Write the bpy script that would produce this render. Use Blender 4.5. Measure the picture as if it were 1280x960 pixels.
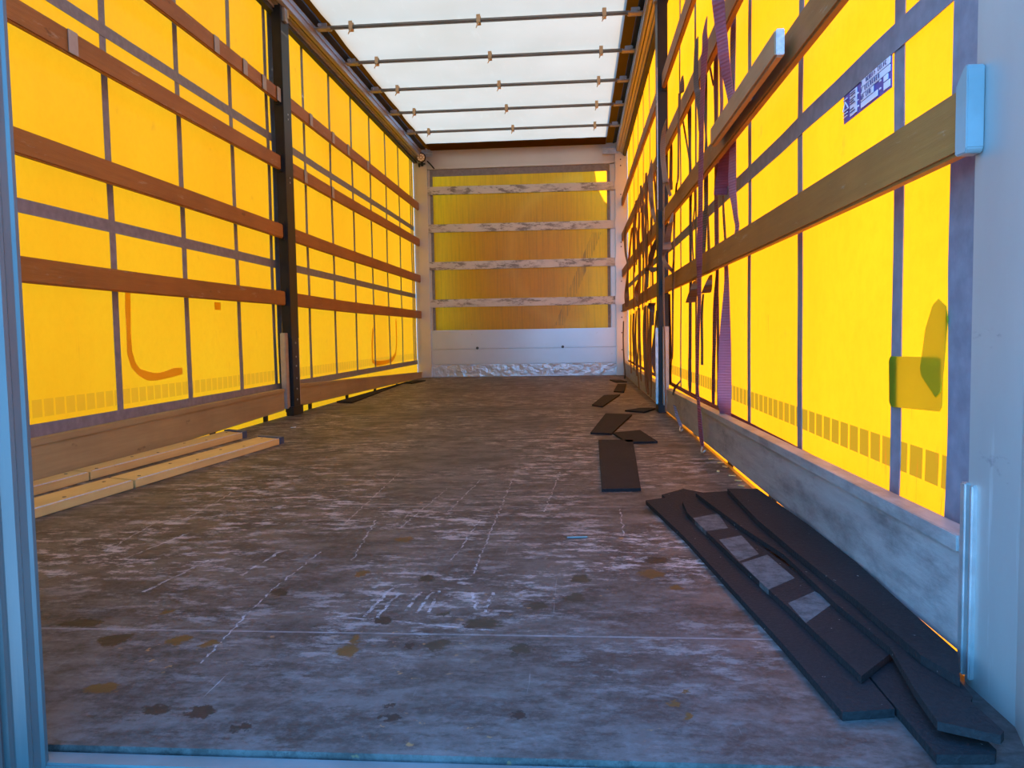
import bpy, bmesh, math, random
from mathutils import Vector, Matrix, noise
random.seed(7)
S = bpy.context.scene
COL = S.collection
for o in list(bpy.data.objects): bpy.data.objects.remove(o)

# ---------------------------------------------------------------- camera
cd = bpy.data.cameras.new('camera'); cam = bpy.data.objects.new('camera', cd); COL.objects.link(cam)
cd.sensor_width = 36; cd.lens = 977.7578026316564 / 1280 * 36; cd.clip_start = .02
_r, _u, _f = Vector((0.9964, 0.0833, -0.0169)), Vector((0.0115, 0.0645, 0.9979)), Vector((-0.0842, 0.9944, -0.0633))
m = Matrix((_r, _u, -_f)).transposed().to_4x4(); m.translation = Vector((0.6664, 0, 0.5016))
cam.matrix_world = m
S.camera = cam
# ---------------------------------------------------------------- exposure, sky, sun
S.view_settings.view_transform = 'Standard'; S.view_settings.look = 'None'
S.view_settings.gamma = 1; S.view_settings.use_curve_mapping = False
S.view_settings.exposure = 1.45
S.cycles.max_bounces = 12; S.cycles.diffuse_bounces = 6; S.cycles.transmission_bounces = 8
S.cycles.use_denoising = True
S.cycles.sample_clamp_indirect = 8
w = bpy.data.worlds.new('sky'); S.world = w; w.use_nodes = True
wt = w.node_tree; wt.nodes.clear()
wo = wt.nodes.new('ShaderNodeOutputWorld'); wb = wt.nodes.new('ShaderNodeBackground')
tc = wt.nodes.new('ShaderNodeTexCoord'); sx = wt.nodes.new('ShaderNodeSeparateXYZ'); cr = wt.nodes.new('ShaderNodeValToRGB')
wt.links.new(tc.outputs['Generated'], sx.inputs[0]); wt.links.new(sx.outputs[2], cr.inputs[0])
wt.links.new(cr.outputs[0], wb.inputs[0]); wt.links.new(wb.outputs[0], wo.inputs[0])
cr.color_ramp.elements[0].color = (.11, .50, 1.0, 1); cr.color_ramp.elements[0].position = 0
cr.color_ramp.elements[1].color = (.05, .26, .80, 1); cr.color_ramp.elements[1].position = .8
wb.inputs[1].default_value = 4.3
sd = bpy.data.lights.new('sun', 'SUN'); sun = bpy.data.objects.new('sun', sd); COL.objects.link(sun)
sd.energy = 6.8; sd.angle = .009; sd.color = (1, .90, .76)
SUNV = Vector((.32, .64, .70)).normalized()
sun.rotation_euler = SUNV.to_track_quat('Z', 'Y').to_euler(); sun.location = (5, 15, 15)

# ---------------------------------------------------------------- materials
class N:
    def __init__(s, name):
        s.m = bpy.data.materials.new(name); s.m.use_nodes = True; s.t = s.m.node_tree; s.t.nodes.clear()
        s.out = s.t.nodes.new('ShaderNodeOutputMaterial')
        s.co = s.t.nodes.new('ShaderNodeTexCoord').outputs['Object']
    def n(s, typ, ins=None, **kw):
        q = s.t.nodes.new('ShaderNode' + typ)
        for k, v in kw.items(): setattr(q, k, v)
        for k, v in (ins or {}).items():
            if hasattr(v, 'is_linked') or hasattr(v, 'links'): s.t.links.new(v, q.inputs[k])
            else: q.inputs[k].default_value = v
        return q
    def math(s, op, a, b=0, c=None, clamp=False):
        d = {0: a, 1: b}
        if c is not None: d[2] = c
        return s.n('Math', d, operation=op, use_clamp=clamp).outputs[0]
    def scale(s, v, xyz, loc=(0, 0, 0)):
        return s.n('Mapping', {0: v, 'Scale': xyz, 'Location': loc}).outputs[0]
    def noise(s, xyz=(1, 1, 1), sc=5, det=4, rough=.55, loc=(0, 0, 0)):
        return s.n('TexNoise', {'Vector': s.scale(s.co, xyz, loc), 'Scale': sc, 'Detail': det, 'Roughness': rough}).outputs[0]
    def ramp(s, f, stops):
        r = s.n('ValToRGB', {0: f}).color_ramp
        while len(r.elements) < len(stops): r.elements.new(.5)
        for e, (p, c) in zip(r.elements, stops):
            e.position = p; e.color = (c, c, c, 1) if isinstance(c, (int, float)) else (*c, 1)
        return s.t.nodes[-1].outputs[0]
    def mix(s, f, a, b, mode='MIX'):
        q = s.n('Mix', None, data_type='RGBA', blend_type=mode)
        for i, v in ((0, f), (6, a), (7, b)):
            if hasattr(v, 'links'): s.t.links.new(v, q.inputs[i])
            else: q.inputs[i].default_value = (*v, 1) if isinstance(v, tuple) and len(v) == 3 else v
        return q.outputs[2]
    def pbsdf(s, col, rough=.6, metal=0, bump=None, bstr=.2, spec=.5, bdist=.01):
        b = s.n('BsdfPrincipled')
        for k, v in (('Base Color', col), ('Roughness', rough), ('Metallic', metal), ('Specular IOR Level', spec)):
            if hasattr(v, 'links'): s.t.links.new(v, b.inputs[k])
            else: b.inputs[k].default_value = (*v, 1) if isinstance(v, tuple) else v
        if bump is not None:
            bp = s.n('Bump', {'Height': bump, 'Strength': bstr, 'Distance': bdist}); s.t.links.new(bp.outputs[0], b.inputs['Normal'])
        return b.outputs[0]
    def done(s, sh): s.t.links.new(sh, s.out.inputs[0]); return s.m

def mat_basic(name, c1, c2, rough=.6, metal=0, xyz=(1, 1, 1), sc=8, bstr=.1, spec=.5, lo=.35, hi=.68):
    k = N(name); f = k.noise(xyz, sc, 6)
    return k.done(k.pbsdf(k.ramp(f, [(lo, c1), (hi, c2)]), rough, metal, f, bstr, spec))

def mat_tarp(name, col, side):
    k = N(name)
    sep = k.n('SeparateXYZ', {0: k.co}); x, y, z = sep.outputs
    cloud = k.noise((1, 1, .5), 1.3, 5)
    fine = k.noise((1, 1, 1), 26, 5, .7)
    spots = k.noise((1, 1, 1), 9, 6, .6)
    c = k.mix(k.ramp(cloud, [(.3, 0), (.75, 1)]), tuple(v * a for v, a in zip(col, (1.0, 1.05, 1))), tuple(v * a for v, a in zip(col, (.95, .84, .7))))
    c = k.mix(k.math('MULTIPLY', k.ramp(fine, [(.42, 0), (.75, .35)]), 1), c, tuple(v * a for v, a in zip(col, (.86, .72, .5))))
    c = k.mix(k.ramp(spots, [(.66, 0), (.78, .4)]), c, (col[0] * .6, col[1] * .42, .01))
    if side:
        # conspicuity marking seen through the cloth as a row of darker rectangles
        ym = k.math('FRACT', k.math('MULTIPLY', k.math('ADD', y, .012), 1 / .0625))
        inr = k.math('MULTIPLY', k.math('GREATER_THAN', ym, .1), k.math('LESS_THAN', ym, .92))
        inz = k.math('MULTIPLY', k.math('GREATER_THAN', z, .232), k.math('LESS_THAN', z, .288 if side > 0 else .296))
        blur = k.math('MULTIPLY', k.math('MULTIPLY', inr, inz), .9 if side > 0 else .5)
        c = k.mix(blur, c, (col[0] * .20, col[1] * .42, .003) if side > 0 else (col[0] * .62, col[1] * .55, .004))
        # scuffs
        sc = k.noise((1, 9, .7), 4, 6, .7, (3, 2, 1))
        reg = k.math('MULTIPLY', k.ramp(k.noise((1, 1, 1), 1.6, 2, .5, (7, 1, 3)), [(.52, 0), (.62, 1)]), k.math('LESS_THAN', z, .55))
        c = k.mix(k.math('MULTIPLY', k.ramp(sc, [(.6, 0), (.68, .7)]), reg), c, (col[0] * .55, col[1] * .3, .005))
    else:
        st = k.noise((7, 1, .25), 6, 6, .7)
        c = k.mix(k.ramp(st, [(.45, 0), (.75, .65)]), c, (col[0] * .55, col[1] * .5, .01))
        # slanting scrape and pale wiped arc
        d = k.math('ABSOLUTE', k.math('ADD', k.math('SUBTRACT', x, .62), k.math('MULTIPLY', k.math('SUBTRACT', z, 1.0), -.42)))
        line = k.math('MULTIPLY', k.math('LESS_THAN', d, .055), k.ramp(k.noise((30, 1, .6), 3, 4, .6), [(.48, 0), (.56, .8)]))
        line = k.math('MULTIPLY', line, k.math('MULTIPLY', k.math('LESS_THAN', z, 1.68), k.math('GREATER_THAN', z, .6)))
        c = k.mix(line, c, (col[0] * .35, col[1] * .28, .01))
        vx = k.math('SUBTRACT', x, .75); vz = k.math('SUBTRACT', z, 1.45)
        rr = k.math('SQRT', k.math('ADD', k.math('MULTIPLY', vx, vx), k.math('MULTIPLY', vz, vz)))
        arc = k.ramp(k.math('ABSOLUTE', k.math('SUBTRACT', rr, .86)), [(0, .4), (.11, 0)])
        arc = k.math('MULTIPLY', arc, k.math('LESS_THAN', vx, 0))
        c = k.mix(arc, c, (col[0] * 1.1, col[1] * 1.25, col[2] * 8))
    bump = k.noise((1, 1, 1), 220, 2)
    bp = k.n('Bump', {'Height': bump, 'Strength': .15, 'Distance': .002}).outputs[0]
    tr = k.n('BsdfTranslucent', {'Color': c, 'Normal': bp}).outputs[0]
    di = k.n('BsdfDiffuse', {'Color': k.mix(1.0, c, (.75, .75, .75), 'MULTIPLY'), 'Normal': bp}).outputs[0]
    gl = k.n('BsdfGlossy', {'Color': (1, 1, 1, 1), 'Roughness': .35, 'Normal': bp}).outputs[0]
    a = k.n('MixShader', {0: .28, 1: tr, 2: di}).outputs[0]
    b = k.n('MixShader', {0: .02, 1: a, 2: gl}).outputs[0]
    return k.done(b)

def mat_trans(name, c, f=.25, bumpsc=None):
    k = N(name)
    n_ = k.noise((1, 1, 1), 3, 5)
    cc = k.mix(k.ramp(n_, [(.3, 0), (.7, 1)]), c, tuple(v * .86 for v in c))
    tr = k.n('BsdfTranslucent', {'Color': cc}).outputs[0]
    di = k.n('BsdfDiffuse', {'Color': cc}).outputs[0]
    return k.done(k.n('MixShader', {0: f, 1: tr, 2: di}).outputs[0])

TCOL = (.95, .205, .003)
M = {}
M['tarpL'] = mat_tarp('yellow_tarp_left', TCOL, -1)
M['tarpR'] = mat_tarp('yellow_tarp_right', TCOL, 1)
M['tarpB'] = mat_tarp('yellow_tarp_bulkhead', (.88, .33, .004), 0)
def m_roof():
    k = N('white_roof_tarp')
    n1 = k.noise((1, 1, 1), 2.2, 5); n2 = k.noise((3, .6, 1), 7, 5, .6)
    c = k.mix(k.ramp(n1, [(.3, 0), (.7, 1)]), (.134, .102, .062), (.120, .091, .054))
    c = k.mix(k.ramp(n2, [(.58, 0), (.72, .5)]), c, (.154, .120, .073))
    tr = k.n('BsdfTranslucent', {'Color': c}).outputs[0]
    di = k.n('BsdfDiffuse', {'Color': (.62, .6, .57, 1)}).outputs[0]
    return k.done(k.n('AddShader', {0: tr, 1: k.n('MixShader', {0: .35, 1: k.n('BsdfTransparent', {0: (0, 0, 0, 1)}).outputs[0], 2: di}).outputs[0]}).outputs[0])
M['roof'] = m_roof()
M['flap'] = mat_trans('double_roof_flap', (.16, .075, .012), .3)
M['web'] = mat_basic('grey_reinforcing_webbing', (.13, .125, .15), (.19, .18, .205), .55, 0, (1, 1, 1), 30, .1)
M['wood'] = None
def m_wood(name, a, b, cdark, axis='y', wear=0):
    k = N(name)
    s = {'y': (14, .8, 14), 'x': (.8, 14, 14)}[axis]
    g = k.noise(s, 4, 8, .65); g2 = k.noise((1, 1, 1), 3, 4); sp = k.noise((1, .5, 1), 14, 4, .6)
    c = k.mix(k.ramp(g, [(.3, 0), (.7, 1)]), a, b)
    c = k.mix(k.ramp(g2, [(.45, 0), (.75, .6)]), c, cdark)
    c = k.mix(k.ramp(sp, [(.68, 0), (.74, .6)]), c, tuple(v * .5 for v in cdark))
    if wear:
        wn = k.noise({'y': (6, 1, 6), 'x': (1, 6, 6)}[axis], 6, 8, .75, (5, 5, 5))
        c = k.mix(k.ramp(wn, [(.6, 0), (.66, wear)]), c, (.42, .36, .28))
    return k.done(k.pbsdf(c, .55, 0, g, .15, .35))
M['slat'] = m_wood('brown_slat_wood', (.31, .118, .026), (.235, .085, .020), (.15, .056, .015), 'y', .35)
M['slat2'] = m_wood('tan_slat_wood', (.40, .22, .11), (.32, .17, .085), (.22, .11, .05), 'y', .3)
M['pale'] = m_wood('pale_plank_wood', (.62, .43, .15), (.52, .35, .12), (.36, .22, .08), 'y')
M['kickL'] = m_wood('brown_kick_plank', (.31, .23, .11), (.25, .18, .085), (.17, .12, .06), 'y')
M['end'] = mat_basic('cut_end_grain', (.45, .44, .42), (.62, .6, .56), .8, 0, (1, 1, 1), 90, .3)
def m_kickR():
    k = N('worn_grey_kick_plank')
    g = k.noise((8, .9, 8), 5, 8, .65); d = k.noise((2, 1, 3), 4, 7, .7, (1, 2, 3)); sc = k.noise((2, .4, 12), 5, 7, .7)
    c = k.mix(k.ramp(g, [(.3, 0), (.7, 1)]), (.25, .225, .21), (.36, .325, .30))
    c = k.mix(k.ramp(d, [(.5, 0), (.68, .75)]), c, (.09, .08, .078))
    c = k.mix(k.ramp(sc, [(.62, 0), (.68, .6)]), c, (.36, .34, .33))
    return k.done(k.pbsdf(c, .45, .15, g, .15))
M['kickR'] = m_kickR()
def m_white():
    k = N('scratched_white_paint')
    g = k.noise((1, 1, 1), 3, 4); d = k.noise((1.2, 1, 4), 6, 9, .75); reg = k.noise((1, 1, 1), 2.2, 3, .5, (4, 0, 2))
    c = k.mix(k.ramp(g, [(.3, 0), (.7, 1)]), (.50, .47, .44), (.42, .40, .38))
    f = k.math('MULTIPLY', k.ramp(d, [(.50, 0), (.56, .9)]), k.ramp(reg, [(.33, 0), (.48, 1)]))
    c = k.mix(f, c, (.12, .10, .085))
    return k.done(k.pbsdf(c, .38, .1, d, .15))
M['barpaint'] = m_white()
def m_bulk(ca, cb, nm_):
    k = N('grey_white_bulkhead_paint_' + nm_)
    g = k.noise((1, 1, 1), 2, 5); d = k.noise((1, 1, 1.5), 12, 6, .7)
    c = k.mix(k.ramp(g, [(.3, 0), (.7, 1)]), ca, cb)
    c = k.mix(k.ramp(d, [(.68, 0), (.74, .6)]), c, (.22, .19, .17))
    return k.done(k.pbsdf(c, .30, .35, g, .03))
M['bulk'] = m_bulk((.53, .50, .45), (.45, .425, .39), 'warm'); M['panel'] = m_bulk((.46, .52, .57), (.40, .45, .50), 'cool')
def m_dent():
    k = N('dented_aluminium_strip')
    v = k.noise((1, 1, 1.3), 13, 3, .5); d = k.noise((1, 1, 1.5), 14, 6, .7)
    c = k.mix(k.ramp(d, [(.6, 0), (.7, .6)]), (.46, .50, .54), (.15, .14, .14))
    return k.done(k.pbsdf(c, .3, .5, v, .7, .5, .02))
M['dent'] = m_dent()
M['alu'] = mat_basic('brushed_aluminium', (.42, .41, .40), (.55, .54, .52), .35, .75, (3, .3, 3), 10, .05)
M['railm'] = mat_basic('dusty_aluminium_rail', (.30, .27, .24), (.38, .34, .30), .4, .5, (3, .3, 3), 8, .05)
M['pillar'] = None
def m_pillar():
    k = N('scuffed_grey_pillar')
    g = k.noise((1, 1, .4), 5, 6); st = k.noise((3, 3, .3), 9, 6, .65); d = k.noise((1, 1, 2.2), 6, 8, .7, (2, 5, 1))
    c = k.mix(k.ramp(g, [(.3, 0), (.7, 1)]), (.30, .275, .25), (.37, .34, .305))
    c = k.mix(k.ramp(st, [(.6, 0), (.72, .35)]), c, (.60, .58, .56))
    c = k.mix(k.ramp(d, [(.63, 0), (.70, .8)]), c, (.17, .16, .16))
    return k.done(k.pbsdf(c, .4, .35, g, .08))
M['pillar'] = m_pillar()
M['doorm'] = mat_basic('blue_grey_door_profile', (.045, .062, .062), (.07, .09, .088), .4, .2, (2, 2, .4), 7, .05)
M['socket'] = mat_basic('pale_blue_steel_socket', (.17, .21, .205), (.21, .25, .245), .5, .1, (1, 1, 1), 12, .05)
M['black'] = mat_basic('black_painted_steel', (.008, .008, .010), (.014, .014, .016), .4, 0, (1, 1, 1), 12, .05, .25)
M['rubber'] = mat_basic('black_rubber_seal', (.012, .012, .012), (.022, .022, .022), .7)
M['steel'] = mat_basic('galvanised_steel', (.36, .37, .38), (.5, .5, .5), .35, .8, (1, 1, 1), 25, .1)
M['tan_clip'] = mat_basic('tan_plastic_clip', (.42, .30, .16), (.5, .36, .2), .5)
M['bow'] = mat_basic('grey_roof_bow', (.14, .135, .125), (.2, .19, .175), .4, .5, (.4, 3, 3), 12, .05)
M['navy'] = mat_basic('navy_plastic_cap', (.015, .04, .10), (.02, .055, .13), .45)
M['seal'] = mat_basic('white_sill_edge', (.085, .105, .10), (.14, .16, .155), .45, .3)
M['bolt'] = mat_basic('dark_bolt', (.03, .03, .03), (.05, .05, .05), .4, .6)
M['label_p'] = mat_basic('purple_certificate_ink', (.10, .06, .28), (.13, .08, .32), .5)
M['label_w'] = mat_basic('white_certificate_paper', (.72, .66, .74), (.80, .74, .80), .5)
M['ink'] = mat_basic('dark_blue_ink', (.06, .05, .16), (.08, .06, .18), .6)
M['grey_tape'] = mat_basic('grey_faded_sticker', (.26, .22, .21), (.33, .28, .26), .5, 0, (1, 1, 1), 14)
M['patchm'] = mat_trans('olive_repair_patch', (.62, .74, .08), .10)
M['gluem'] = mat_trans('orange_glue_mark', (.93, .66, .22), .06)
def m_web(name, c, c2):
    k = N(name)
    sep = k.n('SeparateXYZ', {0: k.co})
    rib = k.math('SINE', k.math('MULTIPLY', sep.outputs[2], 620))
    nz = k.noise((1, 1, .4), 12, 5)
    col = k.mix(k.ramp(nz, [(.3, 0), (.7, 1)]), c, c2)
    col = k.mix(k.ramp(rib, [(.1, .22), (.9, 0)]), col, tuple(v * .45 for v in c))
    p = k.pbsdf(col, .55, 0, rib, .4, .4, .002)
    t = k.n('BsdfTranslucent', {'Color': col}).outputs[0]
    return k.done(k.n('MixShader', {0: .32, 1: p, 2: t}).outputs[0])
W = {'purple': m_web('mauve_webbing', (.42, .20, .30), (.35, .16, .26)), 'mag': m_web('magenta_webbing', (.34, .09, .15), (.27, .075, .13)),
     'dmag': m_web('plum_webbing', (.19, .05, .09), (.15, .04, .075)), 'blue': m_web('bluish_webbing', (.27, .20, .36), (.22, .16, .31)),
     'grey': m_web('slate_webbing', (.14, .10, .11), (.11, .08, .085)), 'brown': m_web('brown_webbing', (.24, .11, .07), (.19, .085, .055)),
     'tan': m_web('tan_webbing', (.42, .27, .23), (.34, .21, .18)), 'dtan': m_web('dark_tan_webbing', (.27, .14, .09), (.21, .11, .07)),
     'orange': m_web('orange_brown_webbing', (.38, .14, .05), (.30, .11, .045)), 'plum': m_web('dusky_webbing', (.19, .11, .12), (.15, .085, .095)),
     'bluestrap': m_web('faded_blue_webbing', (.16, .22, .42), (.12, .17, .34))}

STAINS = [[-0.026, 1.05, 0.026, 0.023, 'r'], [0.087, 0.99, 0.02, 0.016, 'd'], [0.151, 0.986, 0.022, 0.018, 'd'], [0.227, 0.949, 0.015, 0.01, 'd'], [0.405, 1.019, 0.009, 0.009, 'd'], [0.412, 0.984, 0.012, 0.013, 'd'], [0.583, 1.001, 0.011, 0.013, 'd'], [0.435, 1.224, 0.021, 0.026, 'g'], [0.57, 1.217, 0.019, 0.023, 'g'], [0.294, 1.199, 0.019, 0.029, 'r'], [0.291, 1.245, 0.012, 0.021, 'r'], [0.498, 1.329, 0.035, 0.027, 'g'], [-0.118, 1.228, 0.028, 0.031, 'd'], [-0.005, 1.226, 0.019, 0.027, 'r'], [0.051, 1.218, 0.016, 0.017, 'r'], [0.586, 1.413, 0.016, 0.022, 'g'], [0.666, 1.576, 0.021, 0.032, 'g'], [0.655, 1.463, 0.021, 0.028, 'g'], [0.815, 1.617, 0.03, 0.033, 'r'], [0.853, 1.526, 0.016, 0.02, 'r'], [0.793, 1.041, 0.007, 0.009, 'r'], [0.811, 1.07, 0.005, 0.007, 'r'], [0.801, 1.006, 0.008, 0.009, 'r'], [0.421, 1.365, 0.014, 0.016, 'g'], [0.39, 1.216, 0.008, 0.01, 'd'], [0.073, 1.476, 0.023, 0.024, 'd'], [0.349, 1.571, 0.02, 0.027, 'd'], [0.233, 1.879, 0.024, 0.031, 'r'], [0.204, 1.599, 0.014, 0.022, 'r'], [-0.094, 1.358, 0.012, 0.017, 'r'], [-0.227, 1.301, 0.044, 0.023, 'd'], [0.479, 1.313, 0.017, 0.015, 'd'], [0.833, 1.716, 0.035, 0.025, 'd'], [0.32, 1.33, 0.017, 0.016, 'd'], [0.912, 2.182, 0.088, 0.05, 'd']]
SCR = [[0.0776, 1.1373, 0.0506, 1.4519], [0.0506, 1.4519, 0.059, 1.7611], [0.4413, 1.59, 0.4354, 2.6639], [0.7751, 1.9201, 0.7815, 2.2213], [0.5974, 2.8186, 0.5665, 2.179], [0.3808, 1.7043, 0.3968, 2.0816], [0.0344, 2.0315, 0.0055, 2.8254], [-0.465, 1.7487, -0.5034, 2.0697], [-0.3858, 1.6845, -0.344, 1.9396], [-0.2031, 1.4672, -0.1788, 1.6898], [0.2775, 1.3517, 0.2913, 1.5079], [0.3014, 1.3446, 0.313, 1.4843], [0.3455, 1.3745, 0.3526, 1.4856], [0.3701, 1.3632, 0.3763, 1.4864], [0.3895, 1.3762, 0.3872, 1.4964], [0.4917, 1.3799, 0.4989, 1.4905], [0.455, 1.489, 0.477, 1.3918], [0.1539, 1.6984, 0.11, 2.0779], [-0.0526, 1.5754, -0.0367, 1.7588], [0.6379, 1.8578, 0.6949, 1.8305], [0.2265, 1.3498, 0.5226, 1.2928], [0.2932, 2.1762, 0.324, 2.6646], [-0.434, 2.0707, -0.4739, 2.5249], [0.1969, 1.9906, 0.2354, 2.5238]]
def m_floor():
    k = N('worn_phenolic_plywood_floor')
    sep = k.n('SeparateXYZ', {0: k.co}); x, y, z = sep.outputs
    big = k.noise((1, .7, 1), 1.6, 5); med = k.noise((.8, 1.3, 1), 7, 7, .7); fine = k.noise((1, 1, 1), 60, 4, .7)
    c = k.mix(k.ramp(big, [(.3, 0), (.7, 1)]), (.058, .046, .040), (.086, .070, .062))
    c = k.mix(k.ramp(med, [(.44, 0), (.56, .8)]), c, (.032, .022, .018))
    mot = k.noise((.9, 2.4, 1), 16, 8, .8, (2, 9, 0))
    c = k.mix(k.math('MULTIPLY', k.ramp(mot, [(.50, 0), (.58, .8)]), k.ramp(k.noise((1, 1, 1), 1.3, 3, .5, (5, 5, 0)), [(.40, .15), (.60, 1)])), c, (.022, .015, .012))
    c = k.mix(k.ramp(fine, [(.45, 0), (.75, .35)]), c, (.15, .13, .12))
    # pale abraded patches, strongest two to four metres in
    ab = k.noise((1.2, 2.6, 1), 8, 9, .8, (3, 1, 0)); reg = k.noise((1, .8, 1), 1.8, 3, .5, (9, 4, 0))
    f = k.math('MULTIPLY', k.ramp(ab, [(.51, 0), (.59, .9)]), k.ramp(reg, [(.38, 0), (.56, 1)]))
    f = k.math('MULTIPLY', f, k.ramp(k.math('MULTIPLY', y, .1), [(.10, .10), (.17, 1)]))
    c = k.mix(f, c, (.36, .31, .28))
    # fine scratches running in the loading direction
    s1 = k.noise((30, .5, 1), 3, 5, .7, (1, 7, 0))
    c = k.mix(k.math('MULTIPLY', k.ramp(s1, [(.66, 0), (.70, .5)]), k.ramp(k.noise((1, 1, 1), 3, 2, .5, (2, 2, 0)), [(.48, 0), (.6, 1)])), c, (.33, .29, .27))
    s2 = k.noise((.6, 26, 1), 3, 5, .7, (4, 3, 0))
    c = k.mix(k.ramp(s2, [(.66, 0), (.72, .35)]), c, (.06, .045, .04))
    # dark specks
    sp = k.noise((.7, 1, 1), 38, 3, .5, (6, 6, 0))
    c = k.mix(k.ramp(sp, [(.68, 0), (.72, .8)]), c, (.04, .03, .025))
    # small orange rust grains
    og = k.noise((1, 1, 1), 45, 3, .5, (8, 1, 0)); ogr = k.noise((1, 1, 1), 3, 2, .5, (1, 8, 0))
    c = k.mix(k.math('MULTIPLY', k.ramp(og, [(.66, 0), (.70, .8)]), k.ramp(ogr, [(.55, 0), (.62, 1)])), c, (.22, .11, .04))
    # panel joints
    for yy, wd, x0 in ((2.245, .004, -2), (1.272, .003, -2)):
        l = k.math('LESS_THAN', k.math('ABSOLUTE', k.math('SUBTRACT', y, yy)), wd)
        l = k.math('MULTIPLY', l, k.ramp(k.noise((6, 1, 1), 4, 3), [(.3, .1), (.65, .55)]))
        c = k.mix(l, c, (.27, .25, .24))
    # individual scratches (segments)
    wob = k.n('VectorMath', {0: k.co, 1: k.n('VectorMath', {0: k.n('VectorMath', {0: k.n('TexNoise', {'Vector': k.co, 'Scale': 30, 'Detail': 2}).outputs['Color'], 1: (.5, .5, .5)}, operation='SUBTRACT').outputs[0], 1: (.02, .02, 0)}, operation='MULTIPLY').outputs[0]}, operation='ADD').outputs[0]
    ws = k.n('SeparateXYZ', {0: wob}); wx, wy = ws.outputs[0], ws.outputs[1]
    tot = None
    brk = k.ramp(k.noise((1, 1, 1), 40, 5, .7), [(.42, 0), (.58, .65)])
    for i, (ax, ay, bx, by) in enumerate(SCR):
        dx, dy = bx - ax, by - ay; L = math.hypot(dx, dy); dx /= L; dy /= L
        u = k.math('ADD', k.math('MULTIPLY', k.math('SUBTRACT', wx, ax), dx), k.math('MULTIPLY', k.math('SUBTRACT', wy, ay), dy))
        v = k.math('ABSOLUTE', k.math('SUBTRACT', k.math('MULTIPLY', k.math('SUBTRACT', wx, ax), dy), k.math('MULTIPLY', k.math('SUBTRACT', wy, ay), dx)))
        wd = .0018 if L > .3 else .003
        f = k.math('MULTIPLY', k.math('LESS_THAN', v, wd), k.math('LESS_THAN', k.math('ABSOLUTE', k.math('SUBTRACT', u, L / 2)), L / 2))
        tot = f if tot is None else k.math('MAXIMUM', tot, f)
    c = k.mix(k.math('MULTIPLY', tot, brk), c, (.38, .36, .35))
    # spilled stains with ragged rims
    wb_ = k.n('VectorMath', {0: k.co, 1: k.n('VectorMath', {0: k.n('VectorMath', {0: k.n('TexNoise', {'Vector': k.co, 'Scale': 38, 'Detail': 5, 'Roughness': .7}).outputs['Color'], 1: (.5, .5, .5)}, operation='SUBTRACT').outputs[0], 1: (.065, .065, 0)}, operation='MULTIPLY').outputs[0]}, operation='ADD').outputs[0]
    ws = k.n('SeparateXYZ', {0: wb_}); wx, wy = ws.outputs[0], ws.outputs[1]
    for kind, cc in (('d', (.012, .010, .009)), ('g', (.022, .019, .013)), ('r', (.085, .036, .010))):
        tot = None
        for sx_, sy_, rx, ry, kk in STAINS:
            if kk != kind: continue
            a = k.math('MULTIPLY', k.math('SUBTRACT', wx, sx_), 1 / rx); b = k.math('MULTIPLY', k.math('SUBTRACT', wy, sy_), 1 / ry)
            d = k.math('ADD', k.math('MULTIPLY', a, a), k.math('MULTIPLY', b, b))
            tot = d if tot is None else k.math('MINIMUM', tot, d)
        c = k.mix(k.ramp(tot, [(.55, .95), (1.1, 0)]), c, cc)
    rg = k.ramp(med, [(.3, .42), (.7, .62)])
    return k.done(k.pbsdf(c, rg, 0, med, .12, .22, .004))
M['floor'] = m_floor()
PAT = [[[0.9561, 2.0109], [1.0283, 2.0639], [1.0249, 1.9084], [0.9624, 1.8752]], [[0.9842, 1.7997], [1.0425, 1.8394], [1.0478, 1.6841], [0.9947, 1.6286]], [[0.9971, 1.6169], [1.0641, 1.6795], [1.078, 1.52], [1.011, 1.4489]], [[1.0283, 1.3778], [1.0926, 1.4422], [1.1101, 1.3858], [1.0316, 1.2828]], [[1.0085, 2.2559], [1.0433, 2.2561], [1.0545, 2.0304], [1.0291, 2.0301]]]
def m_mat(name, patches):
    k = N(name)
    n1 = k.noise((1, 1, 1), 4, 4); gr = k.noise((1, 1, 1), 150, 3, .6); fl = k.noise((1, 1, 1), 85, 2, .5, (3, 3, 3))
    c = k.mix(k.ramp(n1, [(.3, 0), (.7, 1)]), (.012, .010, .010), (.019, .015, .015))
    c = k.mix(k.ramp(gr, [(.45, 0), (.7, .6)]), c, (.026, .022, .021))
    c = k.mix(k.ramp(fl, [(.74, 0), (.77, .7)]), c, (.30, .26, .24))
    if patches:
        sep = k.n('SeparateXYZ', {0: k.co}); x, y = sep.outputs[0], sep.outputs[1]
        tot = None
        for q in patches:
            cx_ = sum(p[0] for p in q) / 4; cy_ = sum(p[1] for p in q) / 4
            ins = None
            for i in range(4):
                a, b = q[i], q[(i + 1) % 4]; nx, ny = b[1] - a[1], a[0] - b[0]
                if nx * (cx_ - a[0]) + ny * (cy_ - a[1]) < 0: nx, ny = -nx, -ny
                t = k.math('GREATER_THAN', k.math('ADD', k.math('MULTIPLY', x, nx), k.math('MULTIPLY', y, ny)), nx * a[0] + ny * a[1])
                ins = t if ins is None else k.math('MULTIPLY', ins, t)
            tot = ins if tot is None else k.math('MAXIMUM', tot, ins)
        wn = k.ramp(k.noise((1, 1, 1), 30, 7, .8), [(.36, .25), (.6, .9)])
        c = k.mix(k.math('MULTIPLY', tot, wn), c, (.12, .115, .11))
    return k.done(k.pbsdf(c, .8, 0, gr, .5, .12, .004))
M['mat'] = m_mat('black_rubber_granulate', None); M['matp'] = m_mat('rubber_mat_with_worn_patches', PAT)
M['ground'] = mat_basic('pale_yard_concrete', (.38, .35, .30), (.46, .43, .37), .9, 0, (1, 1, 1), .5, 0)
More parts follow.
